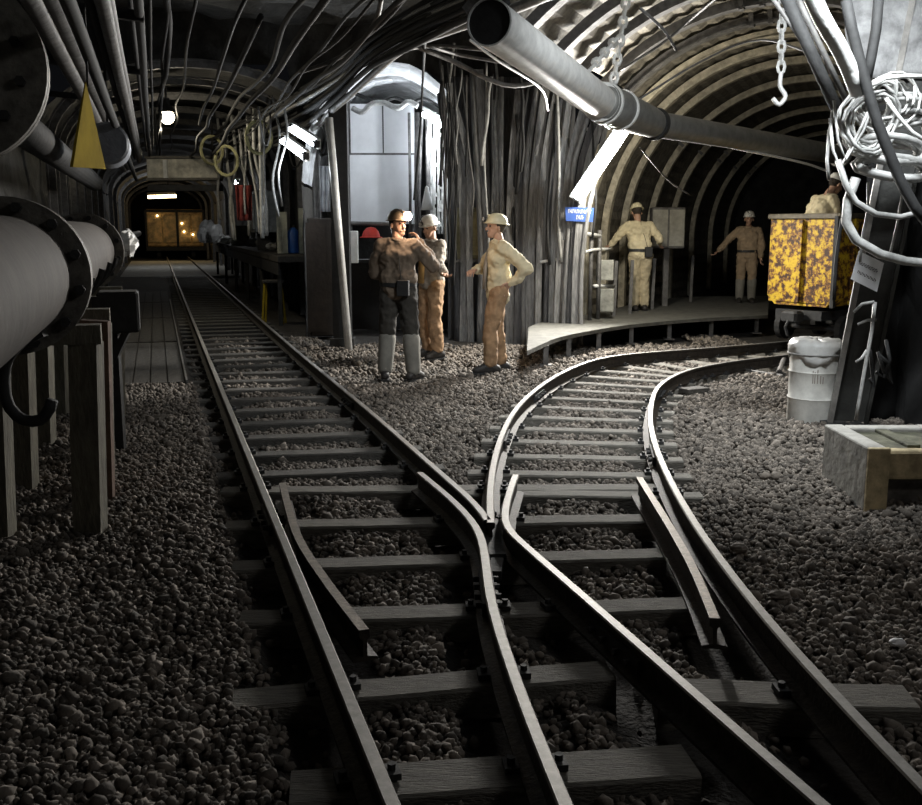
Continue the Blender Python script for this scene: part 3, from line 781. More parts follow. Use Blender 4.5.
for i, s in enumerate([4.4, 6.6, 9.2, 12]):
    tag(MB().beam(W(s,-1.3,2.95+.05*i), W(s,.0,2.85+.05*i), .05, .06).build('pipe_hanger', darksteel), 'dark hanger bar across the upper left conduits, %s from the camera' % ordn(i), 'bracket', 'conduit hangers')
# yellow triangular wedge
a = P(86,82,5.05); b = P(73,167,4.75); c = P(106,169,5.4)
off = Vector((-.015,.0,0)); mb = MB()
mb.add([a, b, c, a+off*.4, b+off, c+off], [(0,1,2),(5,4,3),(0,3,4,1),(1,4,5,2),(2,5,3,0)])
yw = empty('warning_triangle', b, 'tall narrow yellow triangular plate hanging beside the upper pipe flange', 'sign')
mb.build('plate', yelsign, yw); MB().tube([a+Vector((0,.02,-.02)), a+Vector((0,.04,.35))], .006, 6).build('wire', cableb, yw)
# pipe stands
for i, (s, x) in enumerate([(5.6,0),(6.7,0),(7.9,0),(9.2,0)]):
    e = empty('pipe_stand', W(s, -.62, 0), 'timber trestle under the lower pipe, %s from the camera' % ordn(i), 'stand', 'pipe stands')
    wd = mat('stand_wood', (.13,.12,.09), .85, var=.35, scale=7, bump=.4, stretch=(4,4,1))
    for tt in (-.86, -.40): MB().beam(W(s, tt-.02, -.05), W(s, tt+.02, 1.06), .15, .11).build('post', wd, e)
    MB().beam(W(s, -1.0, 1.10), W(s, -.30, 1.10), .12, .10).build('crosshead', wd, e)
    mb = MB(); ring = [W(s, -.6, 1.45)+Q@Vector((math.cos(a)*.275, math.sin(a)*.275, 0)) for a in np.linspace(0, 2*PI, 33)]
    ring = [p for p in ring if p.z < 1.42]; ring.sort(key=lambda p: p.dot(N)); mb.tube(ring, .02, 6); mb.build('saddle', darksteel, e)
e = empty('pipe_stand', W(6.3,-.42,0), 'wide reddish board leaning against the pipe trestles', 'board')
MB().beam(W(6.3,-.40,-.03), W(6.2,-.36,1.12), .16, .05).build('board', mat('redboard', (.14,.085,.06), .85, var=.3, scale=7, bump=.4), e); e.name = 'leaning_board'
# hook bracket hanging below the near end of the pipe
hc = P(28, 372, 3.9)
pts = [P(x, y, 3.95) for x, y in [(33,330),(18,345),(7,360),(4,385),(10,408),(24,420),(40,420),(50,408),(52,400)]]
tag(MB().tube(spline(pts, .03), .024, 10).build('pipe_hook', darksteel, smooth=True), 'black curved steel hook below the near end of the lower pipe', 'hook')
tag(MB().beam(P(-5,345,4.1), P(38,322,4.1), .05, .13).build('bracket', darksteel), 'black bracket plate under the near end of the lower pipe', 'bracket')
# black box on its post
bc = P(119, 311, 7.2)
e = empty('junction_box', (bc.x, bc.y, 0), 'black square box on a post beside the pipe, left of the plank walkway', 'box')
o = MB().box(bc, (.28,.3,.29), rz=.29, bev=.015).build('body', cableb, e); MB().box(bc+Vector((-.02,-.155,0)), (.22,.02,.23), rz=.29).build('cover', cableb, e)
MB().beam((bc.x-.05, bc.y+.02, -.03), (bc.x-.05, bc.y+.02, bc.z-.1), .06, .06).build('post', darksteel, e)
MB().beam(bc+Vector((-.14,0,-.5)), bc+Vector((.06,0,-.12)), .05, .05).build('strut', darksteel, e)
# plank walkway
pk = 0
for (t0, lab) in [(-.42,'leftmost'),(-.24,'second from the left'),(-.06,'middle'),(.12,'second from the right')]:
    for j, s0 in enumerate([11.0, 15.1, 19.2, 23.3]):
        c0 = W(s0+R_.uniform(0,.05), t0+.02, .005); c1 = W(s0+4.0, t0+.02, .005)
        tag(MB().beam(c0, c1, .165, .04).build('walkway_plank', darkwood), 'dark walkway plank left of the track, %s board, %s row' % (lab, ordn(j)), 'plank', 'planks of the walkway')
tag(MB().beam(W(11,-.5,.02), W(24,-.5,.02), .03, .05).build('walkway_edging', steel), 'thin steel edging along the left side of the plank walkway', 'edging')
tag(MB().beam(W(11,.245,.02), W(24,.245,.02), .02, .05).build('walkway_edging', steel), 'thin steel edging between the plank walkway and the left rail', 'edging')
# crumpled white bag at the pipe end
wb = P(128, 243, 10.8)
tag(MB().ball(wb, (.10,.12,.13), 12, 9, jit=.28).build('plastic_bag', plastic), 'crumpled white plastic bag tied at the end of the lower pipe', 'bag')

# ================= FAR END OF THE STRAIGHT TUNNEL =================
e = empty('header_beam', P(185,180,20.5), 'pale timber header box across the straight tunnel below the pendant bulb', 'beam')
c0 = P(149,169,20.5); c1 = P(222,169,20.65)
MB().beam(c0, c1, .4, .40).build('box', mat('header', (.55,.53,.46), .8, var=.4, scale=5, bump=.4), e)
for z in (-.21,.21): MB().beam(c0+Vector((0,-.1,z)), c1+Vector((0,-.1,z)), .45, .05).build('flange', timber, e)
MB().beam(P(149,188,20.5), P(222,188,20.65), .3, .12).build('lower_beam', darksteel, e)
MB().beam(P(165,160,20.2), P(166,178,20.2), .08, .06).build('strap', galv, e)
for q in (.12,.88):
    m_ = c0.lerp(c1,q); MB().tube([m_+Vector((0,0,.2)), m_+Vector((0,0,1.15))], .02).build('hanger_rod', darksteel, e)
mc = W(57, 1.05, 0)
e = empty('mine_loader', mc, 'amber lit machine with a panelled front standing at the far end of the straight tunnel', 'machine')
def wl(s, t, z): return W(57+s, 1.05+t, z)
th2 = math.atan2(N.y, N.x)
MB().box(wl(.8,0,1.65), (3.0,1.6,2.0), rz=th2, bev=.06).build('body', warmm, e)
for i, (t, wdt) in enumerate([(-1.05,.7),(-.28,.7),(.48,.62),(1.14,.5)]):
    MB().box(wl(-.03,t,1.6), (wdt,.06,1.45), rz=th2, bev=.02).build('panel', mat('amber_panel_light', (.62,.42,.18), .5, var=.6, scale=2.2, bump=.3), e)
MB().box(wl(-.05,0,2.55), (3.1,.12,.14), rz=th2).build('top_beam', darksteel, e)
for t in (-1.5, 1.5, .1): MB().box(wl(-.08,t,1.55), (.12,.12,2.1), rz=th2).build('post', darksteel, e)
MB().box(wl(-.1,0,.55), (3.1,.3,.22), rz=th2).build('bumper', darksteel, e)
for t in (-.9,.9): MB().cyl(wl(.4,t-.1,.33), wl(.4,t+.1,.33), .33, 20).build('wheel', darksteel, e)
for t, z in ((.35,1.9),(-.9,2.3),(.9,1.3),(.45,1.45)):
    MB().ball(wl(-.12,t,z), .05, 10, 7).build('lamp', amber_e, e)
tag(MB().box(W(44, .9, -.01), (4.2,17,.1), rz=th2).build('concrete_slab', concrete), 'pale concrete slab crossing under the rails far down the straight tunnel', 'slab')
# ================= RIGHT SIDE OF THE STRAIGHT TUNNEL =================
e = empty('workbench', W(25, 2.3, 0), 'long dark bench along the right wall of the straight tunnel', 'bench')
MB().beam(W(17.5,2.3,1.12), W(37,2.3,1.12), .62, .10).build('top', darkwood, e)
for s in (17.8, 21, 24.5, 28, 32, 36.5):
    for t in (2.05, 2.55): MB().beam(W(s,t,-.05), W(s,t,1.07), .07, .07).build('leg', darksteel, e)
MB().beam(W(17.6,2.02,.95), W(37,2.02,.95), .03, .22).build('apron', darksteel, e)
bt = 1.17
def on(px, s, z): # point at tunnel distance s on the vertical through pixel column px
    r = ray(px, HY); r = Vector((r.x, r.y, 0)); k = s/r.dot(D); return Vector((r.x*k, r.y*k, z))
b0 = on(293, 19.6, bt)
e = empty('canister', b0, 'blue canister standing on the bench between pale panels', 'canister')
MB().lathe(b0, [(0,0),(.10,0),(.115,.03),(.115,.40),(.06,.47),(.04,.49),(0,.49)], 20).build('body', blued, e, smooth=True)
MB().lathe(b0, [(0,.49),(.045,.49),(.045,.54),(0,.54)], 12).build('cap', cableb, e)
for px, s, w_, h_, lab in ((282,19.5,.2,.78,'pale panel standing on the bench left of the blue canister'),(304,19.3,.2,.85,'pale panel standing on the bench right of the blue canister'),(240,29,.5,.55,'small pale carton on the bench below the hanging hoses')):
    c = on(px, s, bt+h_/2); tag(bevel(MB().box(c, (w_,.07 if h_ > .6 else .4,h_), rz=.2).build('panel' if h_ > .6 else 'carton', mat('pale_panel', (.42,.42,.34), .7, var=.3, scale=5)), .008), lab, 'panel' if h_ > .6 else 'carton')
for i, (px, s, q) in enumerate([(208,36,.3),(216,35,.24),(203,35.5,.2),(226,31,.17),(252,27,.15),(262,25,.17),(271,22.5,.12)]):
    c = on(px, s, bt); lb = ['tallest white sack','slumped white sack right of the tallest','small white sack left of the tallest','grey-white sack at the middle','white rag bundle below the red cloth','white rag bundle right of the red cloth','small white bundle nearest the camera'][i]
    tag(MB().ball(c+Vector((0,0,q*(1.2 if i < 3 else .7))), (q,q*.8,q*(1.25 if i < 3 else .75)), 12, 9, jit=.2).build('sack', plastic), lb+' on the long bench', 'sack', 'sacks on the long bench')
# stool
c = on(268, 18.0, 0); c = W(c.dot(D), 1.95, 0)
e = empty('stool', c, 'stool with yellowish legs in front of the long bench', 'stool')
MB().box(c+Vector((0,0,.72)), (.36,.3,.05), rz=.28, bev=.012).build('seat', darkwood, e)
for sx in (-1,1):
    for sy in (-1,1): MB().beam(c+Vector((sx*.18,sy*.14,0-.03)), c+Vector((sx*.13,sy*.1,.70)), .035, .035).build('leg', yelsign, e)
# hoses and cloths hanging from the roof in front of the bench
hz = [(228,30,3.5,1.3,cablew,.03),(236,29,3.6,1.35,cablem,.035),(244,28,3.6,1.45,cablem,.03),(251,27,3.4,1.5,cablew,.025),(258,26.5,3.5,1.45,cablew,.035),(264,26,3.5,1.4,cablew,.04),(268,25,3.2,1.5,cablem,.02),(222,31,3.7,1.9,cablem,.03),(276,23,3.4,1.9,cablem,.02),(232,30,3.3,2.2,cablew,.02),(248,27.5,3.1,2.0,cablem,.02),(286,22,3.3,2.1,cablem,.02)]
for i, (px, s, z0, z1, m, r) in enumerate(hz):
    s *= .68; z0 = 1.65+(z0-1.65)*.68+.75; z1 = 1.65+(z1-1.65)*.68; j = R_.uniform(-.25,.25); a = on(px, s, z0); b = on(px+R_.uniform(-5,9), s-.3, z1)
    mid = a.lerp(b,.35)+N*j*.4; mid2 = a.lerp(b,.7)-N*j*.3
    cable('hose', [a, mid, mid2, b], r, m, 'hose hanging from the roof over the long bench, %s from the left' % ordn(sorted(q[0] for q in hz).index(px)), 'hose', 'hoses over the long bench')
for px, s, z in ((229,19,2.85),(262,17,3.1),(215,20,3.1)):
    c = on(px, s, z); tag(MB().tube([c+N*(.2*math.cos(a))+Vector((0,0,.26*math.sin(a))) for a in np.linspace(0,2*PI,20)[:-1]], .03, 6, closed=True).build('hose_loop', mat('yellowish_hose', (.4,.38,.2), .6)), {229:'yellowish hose loop hanging near the pendant bulb',262:'yellowish hose loop above the white lamps',215:'yellowish hose loop above the header beam'}[px], 'hose')
def cloth(p, w_, h_, m, name, label, cat, ax=N):
    mb = MB(); n = 10; vs = []
    for j in range(9):
        for i in range(n+1):
            u = i/n-.5; v = j/8
            vs.append(p+ax*(u*w_*(1-.15*v))+Vector((0,0,-h_*v))+D*(.04*math.sin(u*17+v*2)+.02*math.sin(v*9)))
    fs = [(j*(n+1)+i, j*(n+1)+i+1, (j+1)*(n+1)+i+1, (j+1)*(n+1)+i) for j in range(8) for i in range(n)]
    o = mb.add(vs, fs).build(name, m, smooth=True); md = o.modifiers.new('solid', 'SOLIDIFY'); md.thickness = .012
    return tag(o, label, cat)
cloth(on(245,18.5,2.4), .30, .62, mat('dull_red', (.16,.025,.02), .9, var=.3, scale=6), 'cloth', 'dull red cloth hanging among the hoses over the long bench', 'cloth')
cloth(on(326,15.9,2.6), .18, .7, mat('grey_rag', (.33,.34,.36), .9, var=.3, scale=5), 'cloth', 'grey rag hanging under the white fluorescent lamps', 'cloth')
# blue-grey machinery glimpsed under the white lamps
e = empty('switch_cabinet', on(300, 23.5, 1.17), 'grey control cabinet on the bench end below the white fluorescent lamps', 'cabinet')
c = on(300, 23, 0); c = W(23, 2.35, 0)
MB().box(c+Vector((0,0,2.0)), (.55,1.3,.9), rz=.29, bev=.02).build('body', mat('bluegrey', (.22,.25,.28), .5, .3, var=.3, scale=6), e)
for k in (-.3,.3): MB().box(c-N*.29+D*k+Vector((0,0,2.0)), (.03,.5,.75), rz=.29).build('door', mat('bluegrey'if 0 else 'bluegrey2', (.26,.29,.32), .5, .3, var=.3, scale=6), e)
MB().beam(c+Vector((0,0,1.17)), c+Vector((0,0,1.56)), .3, .3).build('pedestal', darksteel, e)
# dark cupboard, black post and leaning pole at the corner
c = P(321, 300, 15.6); c.z = 0
e = empty('cupboard', c, 'dark brown tall cupboard beside the black corner post', 'cupboard')
MB().box(c+Vector((0,0,.9)), (.36,.4,1.8), rz=.2, bev=.015).build('body', mat('dark_brown', (.022,.016,.012), .7, var=.3, scale=6), e)
MB().box(c+Vector((-.03,-.21,.9)), (.3,.02,1.66), rz=.2).build('door', mat('dark_brown2', (.028,.02,.015), .7, var=.3, scale=6), e)
c = P(343, 340, 14.3); c.z = 0
e = empty('corner_post', c, 'thick black post at the corner between the straight tunnel and the chamber', 'post')
MB().beam(c+Vector((0,0,-.1)), c+Vector((0,0,3.72)), .25, .22, up=(0,1,0)).build('shaft', cableb, e); MB().box(c+Vector((0,0,.05)), (.34,.32,.1)).build('base', darksteel, e)
tag(MB().tube([P(329,118,14.0), P(336,200,13.9), P(349,352,13.7)], .055, 10).build('leaning_pole', galv, smooth=True), 'pale grey pole leaning against the black corner post', 'pole')
# ================= SIDE CHAMBER =================
e = empty('sheet_screen', P(382,222,17.9), 'big white sheet screen standing in the side chamber', 'screen')
a = P(352,222,17.9); b = P(414,222,17.9)
for (x0, x1, y0, y1) in ((351,414,155,224),(351,382,104,153),(384,414,104,153)):
    p = P(x0,y1,17.9); q = P(x1,y0,17.9); MB().box(((p.x+q.x)/2, 17.9, (p.z+q.z)/2), (q.x-p.x, .03, q.z-p.z)).build('sheet', sheet, e)
for x in (351, 414): p = P(x,226,17.95); MB().beam((p.x,17.95,0), (p.x,17.95,3.85), .05, .05, up=(0,1,0)).build('frame_post', steel, e)
MB().beam(P(351,154,17.92), P(414,153,17.92), .05, .04).build('frame_bar', steel, e)
# crinkled lattice curtain right of it
mb = MB(); vs = []; n = 26; mh = 30
for j in range(mh+1):
    for i in range(n+1):
        p = P(429+36*i/n, 122+112*j/mh, 17.75); p.y += .05*math.sin(i*1.9)+R_.uniform(-.02,.02); vs.append(p)
fs = [(j*(n+1)+i, j*(n+1)+i+1, (j+1)*(n+1)+i+1, (j+1)*(n+1)+i) for j in range(mh) for i in range(n) if (i % 3 != 2 or R_.random() < .25) and R_.random() < .93]
o = mb.add(vs, fs).build('lattice_curtain', plastic); md = o.modifiers.new('solid', 'SOLIDIFY'); md.thickness = .015
tag(o, 'crinkled white mesh curtain glowing under the chamber lamp', 'curtain')
for i, x in enumerate((408, 416, 421, 426, 434, 447)):
    p = P(x,128,17.4-.08*i); tag(MB().tube([(p.x,p.y,-.05),(p.x+R_.uniform(-.05,.05),p.y,2.2),(p.x+.02,p.y,p.z+.25)], .025+.012*(i % 2), 8).build('upright_pipe', steel if i < 4 else galv, smooth=True), 'thin upright pipe in the chamber between screen and curtain, %s from the left' % ordn(i), 'pipe', 'upright pipes in the chamber')
cable('hose', [P(x,y,17.0) for x,y in ((352,108),(362,112),(372,104),(384,103),(398,108),(408,102),(418,106))], .045, cablem, 'grey corrugated hose lying across the top of the white screen', 'hose', step=.03, seg=10)
cable('hose', [P(x,y,17.1) for x,y in ((352,92),(366,98),(382,101),(396,98),(410,103),(424,99),(440,107))], .03, cableb, 'black hose under the vault of the chamber', 'hose', step=.03)
e = empty('chamber_bench', (-1.0,16.5,0), 'black steel counter across the mouth of the side chamber behind the men', 'bench')
MB().box((-.85,16.6,1.12), (2.3,.6,.05)).build('top', darksteel, e); MB().box((-.85,16.45,.55), (2.25,.04,1.1)).build('front', cableb, e)
for x in (-1.95,-.85,.2): MB().box((x,16.6,.55), (.06,.5,1.1)).build('side', darksteel, e)
tag(MB().tube([P(343,223,15.4), P(400,224,15.4)], .03, 8).build('hand_rail', steel, smooth=True), 'thin horizontal bar in front of the white screen', 'rail')
p = P(353,247,15.9); tag(bevel(MB().box(p, (.16,.15,.5)).build('meter_box', plastic), .015), 'narrow white box fixed beside the black corner post', 'box')
p = P(371,234,15.35)
e = empty('red_helmet', p, 'red hard hat hanging on the bar beside the man with the glowing lamp', 'helmet')
MB().lathe(p-Vector((0,0,.05)), [(.14,0),(.135,.03),(.115,.09),(.07,.14),(0,.16)], 18).build('shell', redm, e, smooth=True); MB().lathe(p-Vector((0,0,.05)), [(.13,0),(.17,-.005),(.17,.008),(.13,.012)], 18).build('brim', redm, e)
# olive cabinet on the counter and a cone
p = P(469,257,15.2)
e = empty('equipment_cabinet', (p.x,p.y,1.17), 'olive steel equipment cabinet on a stand between the two pairs of uprights', 'cabinet')
w0 = P(456,230,15.2); w1 = P(485,230,15.2)
MB().box(((w0.x+w1.x)/2,15.25,1.57), (w1.x-w0.x,.3,.76), bev=.015).build('body', olive, e)
MB().box(((w0.x+w1.x)/2+.1,15.09,1.57), (.2,.02,.64)).build('door', mat('olive_light', (.30,.27,.14), .6, var=.3, scale=6), e)
MB().box(((w0.x+w1.x)/2,15.25,1.17), (.5,.34,.05)).build('shelf', steel, e)
for x in (w0.x+.02, w1.x-.02): MB().beam((x,15.2,-.05), (x,15.2,1.16), .05, .05, up=(0,1,0)).build('leg', steel, e)
p = P(427,210,16.2)
tag(MB().lathe((p.x,p.y,p.z), [(.0,0),(.10,0),(.075,.12),(.025,.36),(0,.38)], 14).build('white_cone', plastic, smooth=True), 'small white pointed cone above the helmet of the second man', 'cone')
tag(MB().tube([(p.x,p.y,1.14),(p.x,p.y,p.z)], .018, 8).build('cone_stick', steel), 'thin stick carrying the small white cone', 'stick')

# ================= PIER: boards, poles and hanging cables =================
brd = mat('grey_board', (.22,.22,.22), .8, var=.4, scale=6, bump=.5, stretch=(6,6,.8))
brd2 = mat('dark_board', (.085,.085,.09), .8, var=.4, scale=6, bump=.5, stretch=(6,6,.8))
xs_ = [458,464,471,480,487,495,502,510,517,524,531,538,545,551,557,563,569,575,581]
for i, x in enumerate(xs_):
    Y = 15.15-.012*(x-458)*.6; base = P(x, 330, Y); base.z = -.05
    lean = (x-500)*.018*.35; zt = R_.uniform(3.3, 4.1)
    pts = [base, Vector((base.x+lean*.05+R_.uniform(-.03,.03), Y+R_.uniform(-.05,.03), 1.3)), Vector((base.x+lean*.35+R_.uniform(-.04,.04), Y+.02, 2.6)), Vector((base.x+lean*1.0+R_.uniform(-.05,.05), Y+.06, zt))]
    pts = spline(pts, .3); rd = R_.uniform(.035,.065)
    if i % 3 == 0: mb = MB().tube(pts, rd, 9)
    else: mb = MB().sweep(pts, [(-rd*1.1,-.02),(rd*1.1,-.02),(rd*1.1,.02),(-rd*1.1,.02)], up=Vector((0,1,0)))
    tag(mb.build('lagging_pole' if i % 3 == 0 else 'lagging_board', brd if i % 4 else brd2, smooth=(i % 3 == 0)), 'grey upright %s on the pier between chamber and arched tunnel, %s from the left' % ('pole' if i % 3 == 0 else 'board', ordn(i)), 'pole' if i % 3 == 0 else 'board', 'uprights of the pier')
tag(MB().box((.75,15.42,1.9), (1.9,.06,3.9)).build('backing_panel', brd2), 'dark panel behind the upright boards of the pier', 'panel')
for i in range(30):
    x = R_.uniform(438, 560) if i < 24 else R_.uniform(560,590); Y = R_.uniform(14.3, 14.95); z0 = R_.uniform(3.2, 4.3); z1 = R_.uniform(.3, 1.9) if i % 2 else R_.uniform(1.8,2.8)
    a = P(x, 100, Y); a.z = z0; pts = [a]
    for k in range(1, 6): pts.append(Vector((pts[-1].x+R_.uniform(-.055,.055), Y+R_.uniform(-.05,.05), z0+(z1-z0)*k/5)))
    cable('hanging_cable', pts, R_.uniform(.010,.026), R_.choice([cablem,cableb,cableb,steel]), 'cable hanging down the face of the pier, hanging %s in from the chamber side' % ordn(i), 'cable', 'cables hanging on the pier')
# guard rail in front of the arched wall
e = empty('guard_rail', Vector((1.1,14.5,PZ)), 'pale steel guard rail behind the near end of the platform', 'railing')
gp = [P(540,262,14.5), P(566,258,14.5), P(592,250,14.8), P(612,249,15.4)]
MB().tube(spline(gp, .2), .022, 8).build('top_bar', galv, e, smooth=True)
MB().tube([P(566,230,14.45), P(600,236,14.85)], .03, 8).build('cross_bar', galv, e, smooth=True); MB().tube([P(594,286,14.9), P(614,286,15.4)], .025, 8).build('cross_bar', galv, e, smooth=True)
for x, Y, y0 in ((577,14.55,222),(592,14.85,218),(600,15.0,230),(563,14.4,240)):
    a = P(x,y0,Y); MB().tube([a, (a.x,a.y,PZ-.01)], .032, 8).build('post', steel, e, smooth=True)
for i, (x, y, w_, h_) in enumerate(((605,270,.26,.30),(606,300,.24,.34),(576,243,.3,.28))):
    c = P(x,y,15.1 if i < 2 else 14.75); tag(bevel(MB().box(c, (w_,.14,h_), rz=-.2).build('cable_box', mat('greybox', (.28,.28,.25), .6, var=.3, scale=8)), .01), ['pale small box on the arched wall below the handrail','pale small box just above the platform by the arched wall','grey small box below the blue sign'][i], 'box')
# blue sign with two lines of white lettering
def sign(name, corners, m, ink, label, lines, thick=.015, off=Vector((0,-1,0))):
    tl, tr, br, bl = [Vector(c) for c in corners]; e = empty(name, bl, label, 'sign')
    nrm = (tr-tl).cross(bl-tl).normalized(); nrm = -nrm if nrm.dot(off) < 0 else nrm
    mb = MB(); q = nrm*thick; mb.add([tl,tr,br,bl,tl-q,tr-q,br-q,bl-q], [(0,3,2,1),(4,5,6,7),(0,1,5,4),(1,2,6,5),(2,3,7,6),(3,0,4,7)]); mb.build('plate', m, e)
    mb = MB()
    for (v, h, segs) in lines:
        for (u0, u1) in segs:
            def at(u, w_): return tl.lerp(tr,u).lerp(bl.lerp(br,u),w_)+nrm*.004
            n = max(1, int((u1-u0)/.05))
            for k in range(n):
                a0 = u0+(u1-u0)*k/n; a1 = a0+(u1-u0)/n*.75; t = k % 3
                mb.add([at(a0,v),at(a0+(a1-a0)*.4,v),at(a0+(a1-a0)*.4,v+h),at(a0,v+h)], [(3,2,1,0)])
                vv = v if t == 0 else (v+h*.4 if t == 1 else v+h*.72); mb.add([at(a0,vv),at(a1,vv),at(a1,vv+h*.28),at(a0,vv+h*.28)], [(3,2,1,0)])
    mb.build('lettering', ink, e); return e
sign('wall_sign', (P(565,207,14.25), P(594,208,14.25), P(593,222,14.25), P(566,221,14.25)), bluem, whitei, 'small blue sign with white lettering below the bright fluorescent tube', [(.14,.28,((.10,.92),)),(.55,.3,((.38,.66),))])
# grey double cabinet behind the man on the platform
c = P(667, 228, 17.6); e = empty('electrical_cabinet', (c.x,c.y,PZ), 'grey two-door electrical cabinet on a post behind the man on the platform', 'cabinet')
MB().box(c, (.58,.22,.70), rz=.05, bev=.015).build('body', steel, e)
for s in (-1,1): MB().box(c+Vector((s*.145,-.12,0)), (.26,.025,.62), rz=.05).build('door', mat('cabgrey', (.30,.29,.25), .55, .2, var=.2, scale=7), e)
MB().beam((c.x,c.y,PZ-.02), (c.x,c.y,c.z-.3), .09, .09).build('post', steel, e)
for i, (x, Y) in enumerate(((630,16.0),(614,15.6),(652,16.9),(690,18.6))):
    c = P(x, 300, Y); tag(MB().beam((c.x,c.y,PZ-.02 if Y < 18 else -.05), (c.x+.02,c.y,1.15), .05, .05).build('rail_post', steel), 'short steel upright behind the platform, %s from the left' % ordn([1,0,2,3][i]), 'post', 'short uprights behind the platform')
# ================= RIGHT FOREGROUND =================
# rusted yellow mine car
rk = (Vector((4.95,13.62,0))); hd = Vector((.80,.60,0)).normalized(); sd = Vector((hd.y,-hd.x,0))
c0 = P(801,300,13.25); cc = Vector((c0.x,c0.y,0))+hd*.75     # middle of the car
def cw(l, s, z): return cc+hd*l+sd*s+Vector((0,0,z))
e = empty('mine_car', cw(0,0,.14), 'rusty bright yellow mine car on the curved track beside the platform', 'mine car')
Z0, Z1 = .64, 1.80; hw, hl = .51, .78
mb = MB()
# open tub with rounded bottom and thick walls
prof = [(-hw,Z1),(-hw,Z0+.12),(-hw+.12,Z0),(hw-.12,Z0),(hw,Z0+.12),(hw,Z1),(hw-.03,Z1),(hw-.03,Z0+.14),(hw-.14,Z0+.03),(-hw+.14,Z0+.03),(-hw+.03,Z0+.14),(-hw+.03,Z1)]
vs = [cw(l,s,z) for l in (-hl,hl) for (s,z) in prof]; n = len(prof)
fs = [(i,(i+1)%n,n+(i+1)%n,n+i) for i in range(n)]+[tuple(range(n-1,-1,-1)),tuple(range(n,2*n))]
mb.add(vs, fs)
for l in (-hl, hl-.03):
    mb.box(cw(l+.015,0,(Z0+Z1)/2+.02), (.03,2*hw-.04,Z1-Z0-.04), rz=math.atan2(hd.y,hd.x))
mb.build('tub', carp, e)
rzc = math.atan2(hd.y,hd.x)
for s in (-1,1): MB().box(cw(0,s*hw,Z1), (2*hl+.06,.07,.07), rz=rzc, bev=.01).build('rim', mat('car_rim', (.10,.085,.06), .6, .2, var=.4, scale=8), e)
for l in (-1,1): MB().box(cw(l*hl,0,Z1), (.07,2*hw,.07), rz=rzc, bev=.01).build('rim', MATS['car_rim'], e)
for l in (-.45,.0,.45): MB().box(cw(l,hw+.02,(Z0+Z1)/2), (.06,.05,Z1-Z0-.06), rz=rzc).build('side_rib', carp, e)
MB().box(cw(-hl-.02,hw-.015,(Z0+Z1)/2), (.05,.05,Z1-Z0), rz=rzc).build('corner_post', darksteel, e)
MB().box(cw(-hl-.025,-.02,(Z0+Z1)/2), (.04,.05,Z1-Z0-.1), rz=rzc).build('end_rib', carp, e)
MB().box(cw(0,0,.52), (1.6,.7,.12), rz=rzc).build('chassis', darksteel, e)
MB().box(cw(-.92,0,.50), (.2,.24,.16), rz=rzc, bev=.03).build('buffer', darksteel, e)
MB().tube([cw(-1.0,0,.46)+Vector((0,0,0)), cw(-1.1,0.03,.38), cw(-1.08,.05,.28), cw(-1.0,.02,.25)], .02, 8).build('coupling_hook', darksteel, e)
for l in (-.42,.42):
    for s in (-.46,.46):
        a = cw(l,s-.04,.14+.19); b = cw(l,s+.04,.14+.19); MB().cyl(a, b, .19, 24).cyl(cw(l,s-.06,.33), cw(l,s+.06,.33), .06, 12).build('wheel', darksteel, e)
    MB().cyl(cw(l,-.4,.33), cw(l,.4,.33), .035, 10).build('axle', darksteel, e)
# rubble heap under / beside the car
for i, (x, y, r) in enumerate(((778,322,.12),(790,330,.09),(828,330,.10))):
    p = G(x, y, 0); tag(MB().ball(p+Vector((0,0,r*.5)), (r,r*.8,r*.6), 9, 6, jit=.25).build('rock', rock), 'dark rock lump on the ground below the mine car, %s from the left' % ordn(i), 'rock', 'rocks below the mine car')
# white drum with plastic cover
p = G(812, 421, -.01); e = empty('drum', p, 'whitish drum with a crumpled plastic cover standing left of the leaning post', 'drum')
o = MB().lathe(p, [(0,0),(.212,0),(.216,.01),(.214,.20),(.222,.215),(.214,.23),(.214,.43),(.222,.445),(.214,.46),(.214,.66),(.218,.67),(0,.67)], 40).build('body', drumm, e); bevel_smooth(o)
mb = MB(); vs = []; pr = [(0,.72),(.10,.725),(.19,.715),(.226,.69),(.232,.66),(.232,.60),(.228,.555)]
for i in range(36):
    t = 2*PI*i/36
    for j, (r, z) in enumerate(pr):
        q = r+(R_.uniform(-.008,.008) if j else 0); vs.append(p+Vector((q*math.cos(t), q*math.sin(t), z+R_.uniform(-.012,.012)-(.05*math.sin(t*3+1) if j > 4 else 0))))
fs = [(i*7+j, ((i+1)%36)*7+j, ((i+1)%36)*7+j+1, i*7+j+1) for i in range(36) for j in range(6)]
o = mb.add(vs, [f[::-1] for f in fs]).build('plastic_cover', plastic, e, smooth=True); md = o.modifiers.new('s','SOLIDIFY'); md.thickness = .004
MB().tube([p+Vector((.236*math.cos(a), .236*math.sin(a), .60)) for a in np.linspace(0,2*PI,31)[:-1]], .006, 6, closed=True).build('tie_string', cablem, e)
mb = MB()
for dx, h in ((-.09,.11),(-.075,.10),(-.055,.12),(-.03,.07),(-.01,.06)):
    mb.add([p+Vector((dx,-math.sqrt(.2165**2-dx*dx)-.003,.36)), p+Vector((dx+.008,-math.sqrt(.2165**2-dx*dx)-.003,.36)), p+Vector((dx+.008,-math.sqrt(.2165**2-dx*dx)-.003,.36+h)), p+Vector((dx,-math.sqrt(.2165**2-dx*dx)-.003,.36+h))], [(0,1,2,3)])
mb.build('faded_marking', mat('faded_ink', (.26,.22,.19), .8, var=.1, bump=0), e)
